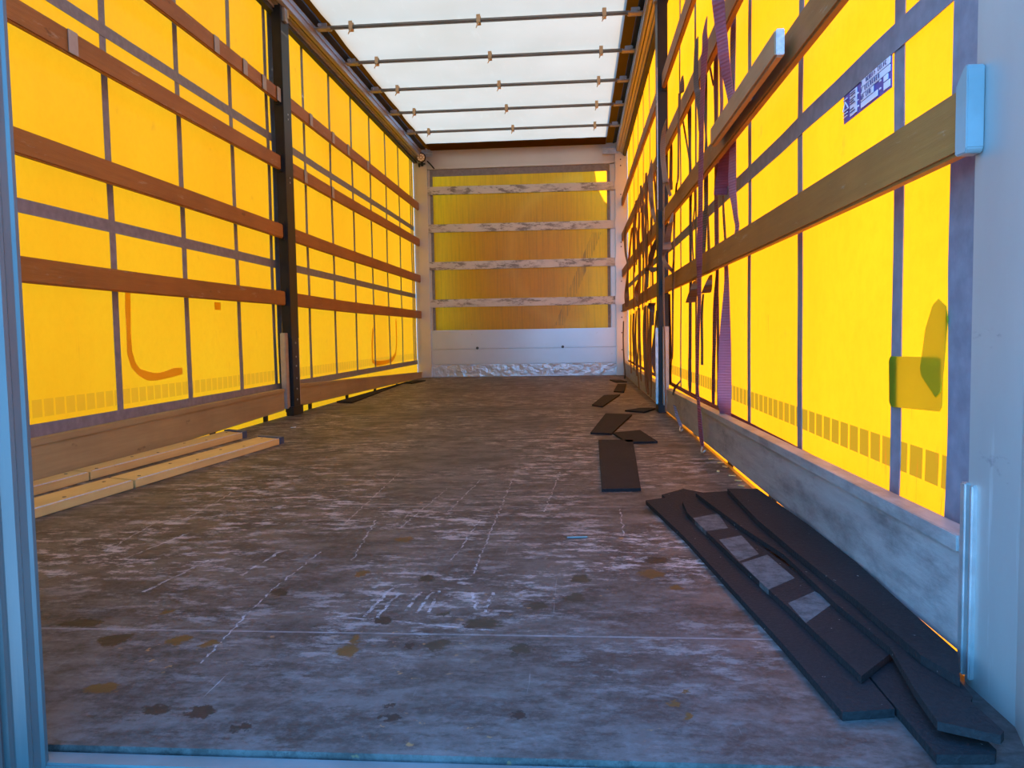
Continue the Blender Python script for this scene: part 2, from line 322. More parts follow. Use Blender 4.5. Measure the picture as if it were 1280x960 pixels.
M['cabm'] = mat_basic('white_cab_paint', (.5, .5, .52), (.55, .55, .56), .3)
M['glass'] = mat_basic('dark_cab_window', (.02, .025, .03), (.03, .035, .04), .1)
M['led'] = mat_basic('led_lens', (.85, .8, .6), (.9, .85, .65), .2)

# ---------------------------------------------------------------- mesh helpers
def link(name, bm, mat, parent=None, smooth=False):
    me = bpy.data.meshes.new(name); bmesh.ops.recalc_face_normals(bm, faces=bm.faces); bm.to_mesh(me); bm.free()
    o = bpy.data.objects.new(name, me); COL.objects.link(o)
    me.materials.append(mat)
    if smooth:
        for p in me.polygons: p.use_smooth = True
    if parent is not None: o.parent = parent
    return o
def add_box(bm, a, b, bev=0):
    x0, y0, z0 = a; x1, y1, z1 = b
    t = bmesh.new(); bmesh.ops.create_cube(t, size=1)
    for v in t.verts: v.co = Vector(((v.co.x + .5) * (x1 - x0) + x0, (v.co.y + .5) * (y1 - y0) + y0, (v.co.z + .5) * (z1 - z0) + z0))
    if bev: bmesh.ops.bevel(t, geom=t.edges[:], offset=bev, segments=2, affect='EDGES')
    me = bpy.data.meshes.new('tmp'); t.to_mesh(me); t.free(); bm.from_mesh(me); bpy.data.meshes.remove(me)
def box(name, a, b, mat, parent=None, bev=0):
    bm = bmesh.new(); add_box(bm, a, b, bev); return link(name, bm, mat, parent)
def add_cyl(bm, p, q, r, seg=16, r2=None):
    p = Vector(p); q = Vector(q); d = q - p
    mt = Matrix.Translation((p + q) / 2) @ d.to_track_quat('Z', 'Y').to_matrix().to_4x4()
    bmesh.ops.create_cone(bm, cap_ends=True, segments=seg, radius1=r, radius2=r if r2 is None else r2, depth=d.length, matrix=mt)
def cyl(name, p, q, r, mat, parent=None, seg=16, r2=None):
    bm = bmesh.new(); add_cyl(bm, p, q, r, seg, r2); return link(name, bm, mat, parent)
def prism_y(bm, prof, y0, y1):
    a = [bm.verts.new((x, y0, z)) for x, z in prof]; b = [bm.verts.new((x, y1, z)) for x, z in prof]
    n = len(prof)
    for i in range(n): bm.faces.new((a[i], a[(i + 1) % n], b[(i + 1) % n], b[i]))
    bm.faces.new(a[::-1]); bm.faces.new(b)
def prism_z(bm, poly, z0, z1):
    a = [bm.verts.new((x, y, z0)) for x, y in poly]; b = [bm.verts.new((x, y, z1)) for x, y in poly]
    n = len(poly)
    for i in range(n): bm.faces.new((a[i], a[(i + 1) % n], b[(i + 1) % n], b[i]))
    bm.faces.new(a[::-1]); bm.faces.new(b)
def tag(o, label, cat, group=None):
    o['label'] = label; o['category'] = cat
    if group: o['group'] = group
    return o
def struct(o): o['kind'] = 'structure'; return o
def empty(name, loc):
    o = bpy.data.objects.new(name, None); COL.objects.link(o); o.location = loc; o.empty_display_size = .1
    return o
def pbox(name, root, a, b, mat, bev=0):
    """box given in world coordinates, child of root"""
    L = root.location; bm = bmesh.new(); add_box(bm, a, b, bev)
    o = link(name, bm, mat, root); o.matrix_parent_inverse = Matrix.Translation(-L); return o
def padopt(o, root): o.parent = root; o.matrix_parent_inverse = Matrix.Translation(-root.location); return o
def crv(pts, r, name, mat, parent=None):
    cu = bpy.data.curves.new(name, 'CURVE'); cu.dimensions = '3D'; cu.bevel_depth = r; cu.bevel_resolution = 2
    sp = cu.splines.new('BEZIER'); sp.bezier_points.add(len(pts) - 1)
    for b, p in zip(sp.bezier_points, pts): b.co = p; b.handle_left_type = b.handle_right_type = 'AUTO'
    t = bpy.data.objects.new('t', cu); COL.objects.link(t)
    dg = bpy.context.evaluated_depsgraph_get(); me = bpy.data.meshes.new_from_object(t.evaluated_get(dg)); bpy.data.objects.remove(t)
    me.name = name; o = bpy.data.objects.new(name, me); COL.objects.link(o); me.materials.clear(); me.materials.append(mat)
    for p in me.polygons: p.use_smooth = True
    if parent is not None: o.parent = parent
    return o

# ================================================================ setting
Y0, YB = .895, 9.33
struct(box('floor', (-1.215, Y0, -.12), (1.215, YB, 0), M['floor']))
g = struct(box('ground', (-60, -60, -1.5), (60, 80, -1.3), M['ground']))
# rear sill with a raised metal ridge
bm = bmesh.new()
add_box(bm, (-1.25, .862, -.14), (1.25, .892, -.006), .003)
add_box(bm, (-1.25, .70, -.14), (1.25, .860, -.016), .006)
struct(link('trim_1', bm, M['seal']))
# side rails of the floor
for i, s in enumerate((-1, 1)):
    bm = bmesh.new()
    add_box(bm, (min(s * 1.216, s * 1.235), Y0, -.14), (max(s * 1.216, s * 1.235), YB, -.004), .002)
    struct(link('trim_%d' % (2 + i), bm, M['railm']))
# roof
bm = bmesh.new()
nx, ny = 24, 90
vs = {}
for i in range(nx + 1):
    for j in range(ny + 1):
        x = -1.045 + 2.065 * i / nx; y = .75 + (YB - .75 + .02) * j / ny
        ph = ((y - .60) % .709) / .709
        z = 2.705 - .010 * math.sin(math.pi * ph) + .006 * noise.noise(Vector((x * 3, y * 2.2, 0))) + .003 * noise.noise(Vector((x * 9, y * 7, 4)))
        vs[i, j] = bm.verts.new((x, y, z))
for i in range(nx):
    for j in range(ny): bm.faces.new((vs[i, j], vs[i + 1, j], vs[i + 1, j + 1], vs[i, j + 1]))
struct(link('ceiling', bm, M['roof'], None, True))
for i, (a, b) in enumerate(((-1.30, -1.040), (1.015, 1.30))):
    struct(box('trim_%d' % (4 + i), (a, .75, 2.712), (b, YB + .02, 2.724), M['flap']))
struct(box('trim_6', (-1.04, YB - .30, 2.690), (1.015, YB + .02, 2.71), M['flap']))
# roof rails, extruded aluminium
for i, s in enumerate((-1, 1)):
    prof = [(1.145, 2.600), (1.160, 2.592), (1.172, 2.592), (1.172, 2.603), (1.180, 2.603), (1.180, 2.588), (1.205, 2.588), (1.205, 2.572), (1.235, 2.572), (1.235, 2.690),
            (1.150, 2.690), (1.150, 2.672), (1.143, 2.668), (1.143, 2.650), (1.150, 2.645), (1.145, 2.628)]
    if s > 0: prof = [(x - .012, z - .005) for x, z in prof]
    bm = bmesh.new(); prism_y(bm, [(s * x, z) for x, z in prof], 1.0, YB - .02)
    r_ = struct(link('trim_%d' % (7 + i), bm, M['railm']))
    bm = bmesh.new(); add_box(bm, (min(s * 1.10, s * 1.15), 1.0, 2.697), (max(s * 1.10, s * 1.15), YB - .02, 2.711)); 
    struct(link('trim_%d' % (9 + i), bm, M['rubber']))
    bm = bmesh.new(); add_box(bm, (min(s * 1.212, s * 1.25), 1.0, 2.545), (max(s * 1.212, s * 1.25), YB - .02, 2.566)); 
    struct(link('trim_%d' % (11 + i), bm, M['rubber']))

# rear corner pillars
bm = bmesh.new()
prism_z(bm, [(1.207, 1.128), (1.207, 1.0), (1.176, .90), (1.176, .70), (1.30, .70), (1.30, 1.128)], -.13, 2.72)
pr = struct(link('wall_right', bm, M['pillar']))
t = box('trim_strip', (1.199, 1.122, .012), (1.209, 1.136, .285), M['alu'], pr, .002)
t = box('trim_strip', (1.200, 1.104, .012), (1.209, 1.112, .285), M['alu'], pr, .002)
struct(box('wall_left', (-1.30, .88, -.13), (-1.19, 1.10, 2.72), M['pillar'], None, .004))
# closed left door, seen along its edge profile
bm = bmesh.new(); add_box(bm, (-1.25, .800, -.02), (-.012, .845, 2.70), .003)
d1 = struct(link('door_1', bm, M['doorm']))
bm = bmesh.new()
prism_z(bm, [(-.012, .872), (.012, .872), (.020, .869), (.021, .862), (.0185, .858), (.0185, .846), (.0205, .842), (.0205, .835), (.016, .830), (.012, .826), (.012, .822),
             (.016, .818), (.0175, .810), (.006, .806), (.006, .798), (.021, .794), (.0225, .780), (.021, .765), (.012, .762), (-.012, .762)], -.03, 2.70)
link('edge_profile', bm, M['doorm'], d1)
bm = bmesh.new(); add_cyl(bm, (.0115, .800, -.02), (.0115, .800, 2.69), .0055, 10); link('edge_seal', bm, M['rubber'], d1)

# bulkhead at the far end
bm = bmesh.new(); add_box(bm, (-1.30, YB + .02, -.3), (1.30, YB + .05, .56)); add_box(bm, (-1.30, YB + .02, 2.46), (1.30, YB + .05, 2.73)); add_box(bm, (-1.30, YB + .02, .56), (-1.06, YB + .05, 2.46)); add_box(bm, (1.06, YB + .02, .56), (1.30, YB + .05, 2.46))
wb_ = struct(link('wall_back', bm, M['bulk']))
bm = bmesh.new(); prism_y(bm, [(-1.125, 2.500), (1.125, 2.500), (1.125, 2.475), (1.06, 2.468), (-1.06, 2.468), (-1.125, 2.475)], YB - .03, YB + .02)
add_box(bm, (-1.125, YB - .015, 2.50), (1.125, YB + .02, 2.705), .004)
link('header', bm, M['bulk'], wb_)
for a, b in ((.002, .148), (.152, .333), (.337, .560)):
    bm = bmesh.new(); add_box(bm, (-1.13, YB - .022, a), (1.13, YB + .02, b), .003)
    link('lower_panel', bm, M['dent'] if a < .1 else M['panel'], wb_)
for x in (-.53, .49):
    bm = bmesh.new(); add_cyl(bm, (x, YB - .035, .345), (x, YB - .02, .345), .017, 12); link('bolt', bm, M['bolt'], wb_)
for s, (x0, x1, xi) in ((-1, (-1.205, -1.085, -1.06)), (1, (1.12, 1.225, 1.055))):
    bm = bmesh.new(); add_box(bm, (x0, YB - .06, 0), (x1, YB + .02, 2.72), .006)
    if s < 0: add_box(bm, (x1, YB - .02, .56), (x1 + .022, YB + .02, 2.46), .003)
    else: add_box(bm, (x0 - .05, YB - .02, .56), (x0, YB + .02, 2.46), .003)
    link('corner_post', bm, M['bulk'], wb_)
for z in (2.50, 2.43, 2.1, 1.55, 1.5, 1.1, .75, .68, .5, .3):
    bm = bmesh.new(); add_cyl(bm, (1.185, YB - .064, z), (1.185, YB - .058, z), .008, 8); link('screw', bm, M['bolt'], wb_)
bm = bmesh.new(); add_box(bm, (.98, YB - .075, 2.565), (1.16, YB - .062, 2.635), .003); add_box(bm, (.98, YB - .10, 2.62), (1.16, YB - .062, 2.635), .002)
add_cyl(bm, (1.03, YB - .08, 2.59), (1.03, YB - .07, 2.59), .008, 8); add_cyl(bm, (1.09, YB - .08, 2.605), (1.09, YB - .07, 2.605), .008, 8)
link('corner_bracket', bm, M['steel'], wb_)
bm = bmesh.new(); add_box(bm, (-1.16, YB - .075, 2.60), (-1.01, YB - .062, 2.655), .003); add_box(bm, (-1.16, YB - .10, 2.64), (-1.01, YB - .062, 2.655), .002)
link('corner_bracket', bm, M['steel'], wb_)

# yellow cloth in the bulkhead
bt = empty('bulkhead_tarp', (0, YB, .56)); tag(bt, 'dirty translucent yellow cloth filling the far bulkhead behind four white bars', 'tarp')
bm = bmesh.new(); nx, nz = 40, 36; vs = {}
for i in range(nx + 1):
    for j in range(nz + 1):
        x = -1.065 + 2.125 * i / nx; z = .562 + 1.90 * j / nz
        vs[i, j] = bm.verts.new((x, YB + .004 + .006 * noise.noise(Vector((x * 2, z * 2, 1))), z))
for i in range(nx):
    for j in range(nz): bm.faces.new((vs[i, j], vs[i + 1, j], vs[i + 1, j + 1], vs[i, j + 1]))
padopt(link('cloth', bm, M['tarpB'], None, True), bt)
pbox('top_hem', bt, (-1.06, YB - .009, 2.385), (1.053, YB - .006, 2.467), M['web'])
pbox('side_hem', bt, (-1.063, YB - .009, .562), (-1.03, YB - .006, 2.385), M['web'])
pbox('side_hem', bt, (1.027, YB - .009, .562), (1.06, YB - .006, 2.385), M['web'])
# four white bars
nm = ('uppermost white bar across the yellow bulkhead cloth, dark scrapes at its middle', 'second white bar from the top across the yellow bulkhead cloth',
      'third white bar from the top across the yellow bulkhead cloth', 'lowest white bar across the yellow bulkhead cloth, just above the white panel')
for i, (zl, zr) in enumerate(((2.262, 2.253), (1.820, 1.811), (1.377, 1.377), (.932, .930))):
    r = empty('crossbar', (0, YB - .05, zl - .095)); tag(r, nm[i], 'bar', 'white bars across the bulkhead')
    bm = bmesh.new(); add_box(bm, (-1.138, YB - .048, zl - .095), (1.13, YB - .024, zl), .004)
    bmesh.ops.subdivide_edges(bm, edges=[e for e in bm.edges if abs(e.verts[0].co.x - e.verts[1].co.x) > 1], cuts=12)
    for v in bm.verts:
        v.co.z += (zr - zl) * (v.co.x + 1.14) / 2.28; v.co.y += .01 * math.sin((v.co.x + 1.14) / 2.28 * math.pi)
    padopt(link('bar', bm, M['barpaint']), r)
    for x in (-1.132, 1.124):
        pbox('end_bracket', r, (min(x, x + .0) - .012, YB - .062, zl - .10), (x + .012, YB - .049, zl - .002), M['bulk'], .002)
# work lamp
wl = empty('work_lamp', (-1.135, YB - .09, 2.585)); tag(wl, 'small round black lamp with a ring of pale LEDs on the left bulkhead post', 'lamp')
yy = YB - .145
bm = bmesh.new(); add_cyl(bm, (-1.135, yy, 2.585), (-1.135, yy + .05, 2.585), .056, 24, .045); padopt(link('housing', bm, M['black'], None), wl)
bm = bmesh.new(); add_cyl(bm, (-1.135, yy - .004, 2.585), (-1.135, yy - .0005, 2.585), .046, 24); padopt(link('reflector', bm, M['tan_clip']), wl)
for i in range(9):
    a = i * math.pi / 4; rr = .033 if i < 8 else 0
    bm = bmesh.new(); add_cyl(bm, (-1.135 + rr * math.cos(a), yy - .009, 2.585 + rr * math.sin(a)), (-1.135 + rr * math.cos(a), yy - .0045, 2.585 + rr * math.sin(a)), .0095, 10)
    padopt(link('led', bm, M['led']), wl)
bm = bmesh.new(); add_box(bm, (-1.175, yy + .03, 2.515), (-1.095, yy + .06, 2.525)); add_box(bm, (-1.175, yy + .03, 2.49), (-1.165, yy + .085, 2.525)); add_box(bm, (-1.145, yy + .05, 2.50), (-1.125, yy + .085, 2.60))
padopt(link('bracket', bm, M['black']), wl)
padopt(crv([(-1.08, YB - .06, 2.56), (-1.04, YB - .05, 2.52), (-1.0, YB - .045, 2.47)], .008, 'cable', M['black']), wl)

# ================================================================ side curtains
def cxo(y, z, s):
    a = .006 * noise.noise(Vector((y * 1.1, z * 1.3, s * 7))) + .002 * noise.noise(Vector((y * 4, z * 3, s * 3)))
    if s > 0 and y < 1.8: a += .010 * (1.8 - y) * math.sin(3.2 * y + 7 * z + 1.2 * math.sin(4 * z)) * max(0, min(1, (1.15 - z)))
    return a
def curtain(s, y0, y1, mat):
    bm = bmesh.new(); ny, nz = 170, 60; vs = {}
    for j in range(ny + 1):
        for k in range(nz + 1):
            y = y0 + (y1 - y0) * j / ny; z = -.28 + 3.0 * k / nz
            vs[j, k] = bm.verts.new((s * 1.27 + cxo(y, z, s), y, z))
    for j in range(ny):
        for k in range(nz): bm.faces.new((vs[j, k], vs[j + 1, k], vs[j + 1, k + 1], vs[j, k + 1]))
    return link('cloth', bm, mat, None, True)
def band(s, pts, half, horiz, off=.004, th=.002, n=60):
    """flat strap lying on the curtain; pts = list of (y,z) centre points"""
    bm = bmesh.new(); rings = []
    for i in range(n + 1):
        t = i / n * (len(pts) - 1); k = min(int(t), len(pts) - 2); f = t - k
        y = pts[k][0] * (1 - f) + pts[k + 1][0] * f; z = pts[k][1] * (1 - f) + pts[k + 1][1] * f
        e = []
        for sg in (-1, 1):
            yy, zz = (y, z + sg * half) if horiz else (y + sg * half, z)
            x = s * (1.27 - off) + cxo(yy, zz, s)
            e.append((x, yy, zz)); e.append((x - s * th, yy, zz))
        rings.append([bm.verts.new(c) for c in (e[0], e[2], e[3], e[1])])
    for a, b in zip(rings, rings[1:]):
        for i in range(4): bm.faces.new((a[i], a[(i + 1) % 4], b[(i + 1) % 4], b[i]))
    bm.faces.new(rings[0]); bm.faces.new(rings[-1][::-1])
    return bm
def spoly(s, poly, off, th, mat, name):
    bm = bmesh.new()
    a = [bm.verts.new((s * (1.27 - off) + cxo(y, z, s), y, z)) for y, z in poly]
    b = [bm.verts.new((s * (1.27 - off - th) + cxo(y, z, s), y, z)) for y, z in poly]
    n = len(poly)
    for i in range(n): bm.faces.new((a[i], a[(i + 1) % n], b[(i + 1) % n], b[i]))
    bm.faces.new(a[::-1]); bm.faces.new(b)
    return link(name, bm, mat)
cl = empty('side_curtain', (-1.27, 5.1, -.28)); tag(cl, 'translucent yellow curtain closing the left side of the load space', 'curtain')
cr_ = empty('side_curtain', (1.27, 5.1, -.28)); tag(cr_, 'translucent yellow curtain on the right side, behind the hanging straps', 'curtain')
padopt(curtain(-1, .98, YB + .015, M['tarpL']), cl); padopt(curtain(1, 1.0, YB + .015, M['tarpR']), cr_)
for k in range(14):
    y = 1.35 + .6 * k - (0 if k != 4 else 0)
    if y < 9.25: padopt(link('vertical_webbing', band(-1, [(y, .17), (y, 2.62)], .0215, False), M['web']), cl)
for y in (4.87 + .0, 4.985, 9.24):
    padopt(link('vertical_webbing', band(-1, [(y, .17), (y, 2.62)], .022, False), M['web']), cl)
for z in (1.778, .978): padopt(link('horizontal_webbing', band(-1, [(1.0, z), (9.3, z)], .0255, True, .007, .002, 200), M['web']), cl)
padopt(link('hem_band', band(-1, [(1.0, .188), (9.3, .188)], .024, True, .010, .002, 200), M['web']), cl)
for y in (1.533, 2.176, 2.80, 3.42, 4.03, 4.62, 5.3, 5.9, 6.5, 7.1, 7.7, 8.3, 8.9):
    padopt(link('vertical_webbing', band(1, [(y, .165), (y, 2.62)], .0215, False), M['web']), cr_)
for z in (1.040,): padopt(link('horizontal_webbing', band(1, [(1.22, z), (9.3, z)], .0255, True, .007, .002, 200), M['web']), cr_)
padopt(link('horizontal_webbing', band(1, [(1.22, 1.772), (9.3, 1.772)], .0255, True, .007, .002, 200), M['web']), cr_)
padopt(link('hem_band', band(1, [(1.0, .170), (9.3, .170)], .012, True, .010, .002, 200), W['dmag']), cr_)
padopt(link('edge_webbing', band(1, [(1.262, .10), (1.272, .6), (1.262, 1.1), (1.262, 2.6)], .047, False, .010, .003), M['web']), cr_)
# repair patches, glue marks
padopt(spoly(1, [(1.548, .440), (1.545, .360), (1.535, .352), (1.345, .362), (1.335, .372), (1.333, .448), (1.345, .452), (1.54, .448)], .012, .001, M['patchm'], 'repair_patch'), cr_)
padopt(spoly(1, [(1.365, .538), (1.345, .548), (1.318, .535), (1.312, .515), (1.325, .43), (1.335, .395), (1.352, .385), (1.405, .418), (1.41, .43), (1.39, .50)], .015, .001, M['patchm'], 'repair_patch'), cr_)
def ribbon2(pts, wd):
    L = []; R = []
    for i, (y, z) in enumerate(pts):
        a = pts[max(0, i - 1)]; b = pts[min(len(pts) - 1, i + 1)]
        dy, dz = b[0] - a[0], b[1] - a[1]; l = math.hypot(dy, dz); ny_, nz_ = -dz / l, dy / l
        q = wd * (1 + .15 * math.sin(i * 2.3))
        L.append((y + ny_ * q, z + nz_ * q)); R.append((y - ny_ * q, z - nz_ * q))
    return L + R[::-1]
padopt(spoly(-1, ribbon2([(3.246, .74), (3.24, .64), (3.238, .54), (3.238, .45), (3.262, .395), (3.305, .362), (3.37, .342), (3.44, .334), (3.52, .338), (3.60, .348), (3.68, .350)], .018), .004, .001, M['gluem'], 'glue_mark'), cl)
padopt(spoly(-1, ribbon2([(7.30, .58), (7.25, .42), (7.25, .27), (7.40, .245), (7.62, .24), (7.85, .245), (8.05, .265), (8.2, .32), (8.25, .45), (8.25, .68)], .022), .004, .001, M['gluem'], 'glue_mark'), cl)
padopt(spoly(-1, [(4.05, .70), (4.12, .70), (4.12, .66), (4.05, .66)], .004, .001, M['gluem'], 'glue_mark'), cl)
# certificate sticker hanging below the right webbing
def quadR(y0, z0, y1, z1, off, mat, name): # axis aligned rectangle on the right curtain
    return spoly(1, [(y0, z0), (y1, z0), (y1, z1), (y0, z1)], off, .0012, mat, name)
st = padopt(quadR(1.845, .952, 1.578, 1.013, .006, M['label_p'], 'certificate_sticker'), cr_)
st.location = (0, -.016, .0025)
st['label'] = 'purple and white certificate sticker'
def sub(y0, z0, y1, z1, off, mat, name):
    o = quadR(y0, z0, y1, z1, off, mat, name); o.parent = st; return o
sub(1.800, .957, 1.758, 1.008, .0078, M['label_w'], 'text_field')
sub(1.733, .9985, 1.582, 1.0115, .0078, M['label_w'], 'text_field')
sub(1.733, .984, 1.582, .9965, .0078, M['label_w'], 'text_field')
sub(1.733, .9695, 1.664, .982, .0078, M['label_w'], 'text_field')
sub(1.733, .956, 1.642, .9675, .0078, M['label_w'], 'text_field')
sub(1.612, .972, 1.592, .9825, .0078, M['label_w'], 'text_field')
sub(1.612, .956, 1.582, .9695, .0078, M['label_w'], 'text_field')
bm = bmesh.new()
def ink(y0, z0, y1, z1): add_box(bm, (1.2592, min(y0, y1), z0), (1.2600, max(y0, y1), z1))
random.seed(3)
for row, (za, zb, ya, yb, n) in enumerate(((1.001, 1.009, 1.728, 1.592, 15), (.9865, .9945, 1.728, 1.625, 10), (.972, .980, 1.728, 1.672, 6))):
    for i in range(n):
        y = ya + (yb - ya) * i / n
        if random.random() < .12: continue
        w_ = .0045; ink(y, za, y - .0012, zb)
        if random.random() < .7: ink(y, zb - .0012, y - w_, zb)
        if random.random() < .6: ink(y, (za + zb) / 2 - .0006, y - w_, (za + zb) / 2 + .0006)
        if random.random() < .6: ink(y, za, y - w_, za + .0012)
        if random.random() < .5: ink(y - w_ + .0012, za, y - w_, zb)
ob = link('serial_number', bm, M['ink']); ob.parent = st
for v in ob.data.vertices: v.co.x += cxo(v.co.y, v.co.z, 1) + .0001
bm = bmesh.new()
for i, z in enumerate((1.003, .998, .990, .985, .980, .969, .963)):
    ink(1.795, z, 1.795 - (.03 if i not in (3, 5) else .022), z + .0018)
ob = link('printed_text', bm, M['ink']); ob.parent = st
for v in ob.data.vertices: v.co.x += cxo(v.co.y, v.co.z, 1) + .0001
bm = bmesh.new()
for (y0, z0, y1, z1) in ((1.838, 1.000, 1.812, 1.002), (1.838, .970, 1.81, .972), (1.838, .963, 1.812, .965)):
    bm = bmesh.new(); add_box(bm, (1.2587, y1, z0), (1.2600, y0, z1))
    for v in bm.verts: v.co.x += cxo(v.co.y, v.co.z, 1)
    ob = link('caption', bm, M['label_w']); ob.parent = st
for (y0, z0, y1, z1) in ((1.75, .990, 1.742, .993), (1.75, .976, 1.742, .978), (1.75, .963, 1.740, .966), (1.628, .977, 1.62, .980), (1.628, .962, 1.62, .965)):
    bm = bmesh.new(); add_box(bm, (1.2587, y1, z0), (1.2600, y0, z1))
    for v in bm.verts: v.co.x += cxo(v.co.y, v.co.z, 1)
    ob = link('field_name', bm, M['label_w']); ob.parent = st
bm = bmesh.new()
a = [(1.840, .978), (1.806, .978), (1.826, .996)]
for k in range(3):
    p, q = a[k], a[(k + 1) % 3]; add_cyl(bm, (1.2595, p[0], p[1]), (1.2595, q[0], q[1]), .0013, 6)
for v in bm.verts: v.co.x += cxo(v.co.y, v.co.z, 1)
ob = link('emblem', bm, M['label_w']); ob.parent = st

# ================================================================ posts in mid length
def post(s, lab):
    r = empty('middle_post', (s * 1.2, 4.98, 0)); tag(r, lab, 'post')
    xi, xo = 1.168, 1.228
    def b(name, a, c, mat, bev=.003):
        x0, x1 = sorted((s * a[0], s * c[0])); return pbox(name, r, (x0, a[1], a[2]), (x1, c[1], c[2]), mat, bev)
    b('shaft', (xi, 4.905, .5), (xo, 5.045, 2.60), M['black'])
    b('lower_shaft', (xi + .001, 4.915, .02), (xo, 5.035, .50), M['black'])
    for y0, y1 in ((4.845, 4.902), (5.048, 5.098)):
        b('side_flange', (1.188, y0, .05), (1.222, y1, .535), M['railm'])
    if s > 0:
        b('lever', (1.150, 4.93, .05), (1.166, 4.965, .53), M['steel'], .005)
        b('pale_edge', (1.163, 4.906, 1.25), (1.1675, 4.912, 2.1), M['alu'], .001)  # reflected light along the post's inner edge, modelled as a thin bright strip
    b('foot', (1.16, 4.88, .001), (1.21, 5.06, .06), M['black'])
    b('hanger', (1.150, 4.93, 2.50), (1.168, 4.99, 2.585), M['railm'])
    bm = bmesh.new(); add_cyl(bm, (s * 1.140, 4.96, 2.52), (s * 1.140, 4.96, 2.575), .008, 8, .004); padopt(link('hook', bm, M['tan_clip']), r)
    for z in (.10, .17, .24, .32, .38, .47, 1.5, 1.53, 1.9, 1.93):
        bm = bmesh.new(); add_cyl(bm, (s * (xi - .003), 4.975, z), (s * (xi + .001), 4.975, z), .006, 8); padopt(link('rivet', bm, M['steel']), r)
    for z in ((.765, 1.185, 1.61, 2.03) if s < 0 else (.78, 1.19, 1.61, 2.01)):
        for y0, y1 in ((4.888, 4.903), (5.047, 5.062)):
            b('slat_pocket', (1.186, y0, z - .055), (1.220, y1, z + .055), M['black'])
    return r
post(-1, 'black painted steel post in the middle of the left wall')
post(1, 'black painted steel post in the middle of the right wall, behind hanging straps')

# ================================================================ slats
ZL = (2.078, 1.655, 1.226, .799); ZR = (2.058, 1.650, 1.238, .829)
ordn = ('topmost', 'second from top', 'third from top', 'lowest')
def slat(s, i, z, y0, y1, sec, h=.089):
    r = empty('side_lath', (s * 1.2, (y0 + y1) / 2, z - h))
    side = 'left' if s < 0 else 'right'
    where = 'nearer than the post' if sec == 0 else 'beyond the post'
    tag(r, '%s brown wooden lath on the %s wall, %s' % (ordn[i], side, where), 'board', 'brown laths on the %s wall' % side)
    bm = bmesh.new(); x0, x1 = sorted((s * 1.19, s * 1.214)); add_box(bm, (x0, y0, z - h), (x1, y1, z), .005)
    bmesh.ops.subdivide_edges(bm, edges=[e for e in bm.edges if abs(e.verts[0].co.y - e.verts[1].co.y) > 1], cuts=14)
    ph = random.uniform(0, 6)
    for v in bm.verts:
        t = (v.co.y - y0) / (y1 - y0); v.co.z += -.006 * math.sin(math.pi * t) + .002 * math.sin(7 * t + ph); v.co.x += s * (-.004) * math.sin(math.pi * t)
    padopt(link('board', bm, M['slat']), r)
    return r
tapes = {(-1, 0, 0): (4.0, 4.35, 4.62, 4.85), (-1, 1, 0): (2.80,), (-1, 0, 1): (5.45, 5.95, 6.35, 6.95), (-1, 1, 1): (5.3,5.9), (1, 3, 0): ()}
random.seed(11)
for s, ZZ in ((-1, ZL), (1, ZR)):
    for i, z in enumerate(ZZ):
        a = slat(s, i, z, 1.10 if s < 0 else 1.13, 4.887, 0); b = slat(s, i, z, 5.063, YB - .065, 1)
        for sec, r in ((0, a), (1, b)):
            for y in tapes.get((s, i, sec), ()):
                x0, x1 = sorted((s * 1.1815, s * 1.1845))
                pbox('faded_sticker', r, (x0, y, z - .090), (x1, y + .055, z - .006), M['grey_tape'])
        if s > 0 and i == 3:
            bm = bmesh.new(); sh = [(1.136, z - .092), (1.133, z - .096), (1.108, z - .096), (1.104, z - .090), (1.104, z + .016), (1.108, z + .020), (1.114, z + .016), (1.136, z - .002)]
            fa = [bm.verts.new((1.1835, y_, z_)) for y_, z_ in sh]; fb = [bm.verts.new((1.2065, y_, z_)) for y_, z_ in sh]
            for q in range(8): bm.faces.new((fa[q], fa[(q + 1) % 8], fb[(q + 1) % 8], fb[q]))
            bm.faces.new(fa[::-1]); bm.faces.new(fb)
            bmesh.ops.bevel(bm, geom=bm.edges[:], offset=.0015, segments=2, affect='EDGES')
            padopt(link('steel_socket', bm, M['socket']), a)
sb = empty('short_lath', (1.16, 2.42, 1.16)); tag(sb, 'short extra wooden lath over the third lath on the right wall, pale cut end', 'board')
bm = bmesh.new(); add_box(bm, (1.146, 1.97, 1.156), (1.170, 2.89, 1.224), .006); padopt(link('board', bm, M['slat2']), sb)
pbox('cut_end', sb, (1.148, 1.966, 1.159), (1.168, 1.9705, 1.221), M['end'], .002)
pbox('screw', sb, (1.170, 2.40, 1.18), (1.187, 2.42, 1.20), M['steel'])

# ================================================================ kick planks
def kick(s, y0, y1, zt0, zt1, zb0, zb1, mat, lab, bow=0):
    r = empty('kick_plank', (s * 1.21, (y0 + y1) / 2, 0)); tag(r, lab, 'kick plank')
    def part(name, x0, x1, za, zb, m_):
        bm = bmesh.new(); a, b = sorted((s * x0, s * x1)); add_box(bm, (a, y0, za), (b, y1, zb), .003)
        bmesh.ops.subdivide_edges(bm, edges=[e for e in bm.edges if abs(e.verts[0].co.y - e.verts[1].co.y) > 1], cuts=20)
        for v in bm.verts:
            t = (v.co.y - y0) / (y1 - y0); zt = zt0 + (zt1 - zt0) * t; zb_ = zb0 + (zb1 - zb0) * t
            f = v.co.z; v.co.z = zb_ + (zt - zb_) * f + bow * math.sin(math.pi * t)
        padopt(link(name, bm, m_), r)
    part('plank', 1.203, 1.232, 0, .86, mat)
    part('top_lip', 1.197, 1.236, .862, 1.0, mat)
    return r
kick(1, 1.137, 4.84, .207, .156, .040, .018, M['kickR'], 'grey scuffed kick plank on the right wall, black mats at its foot')
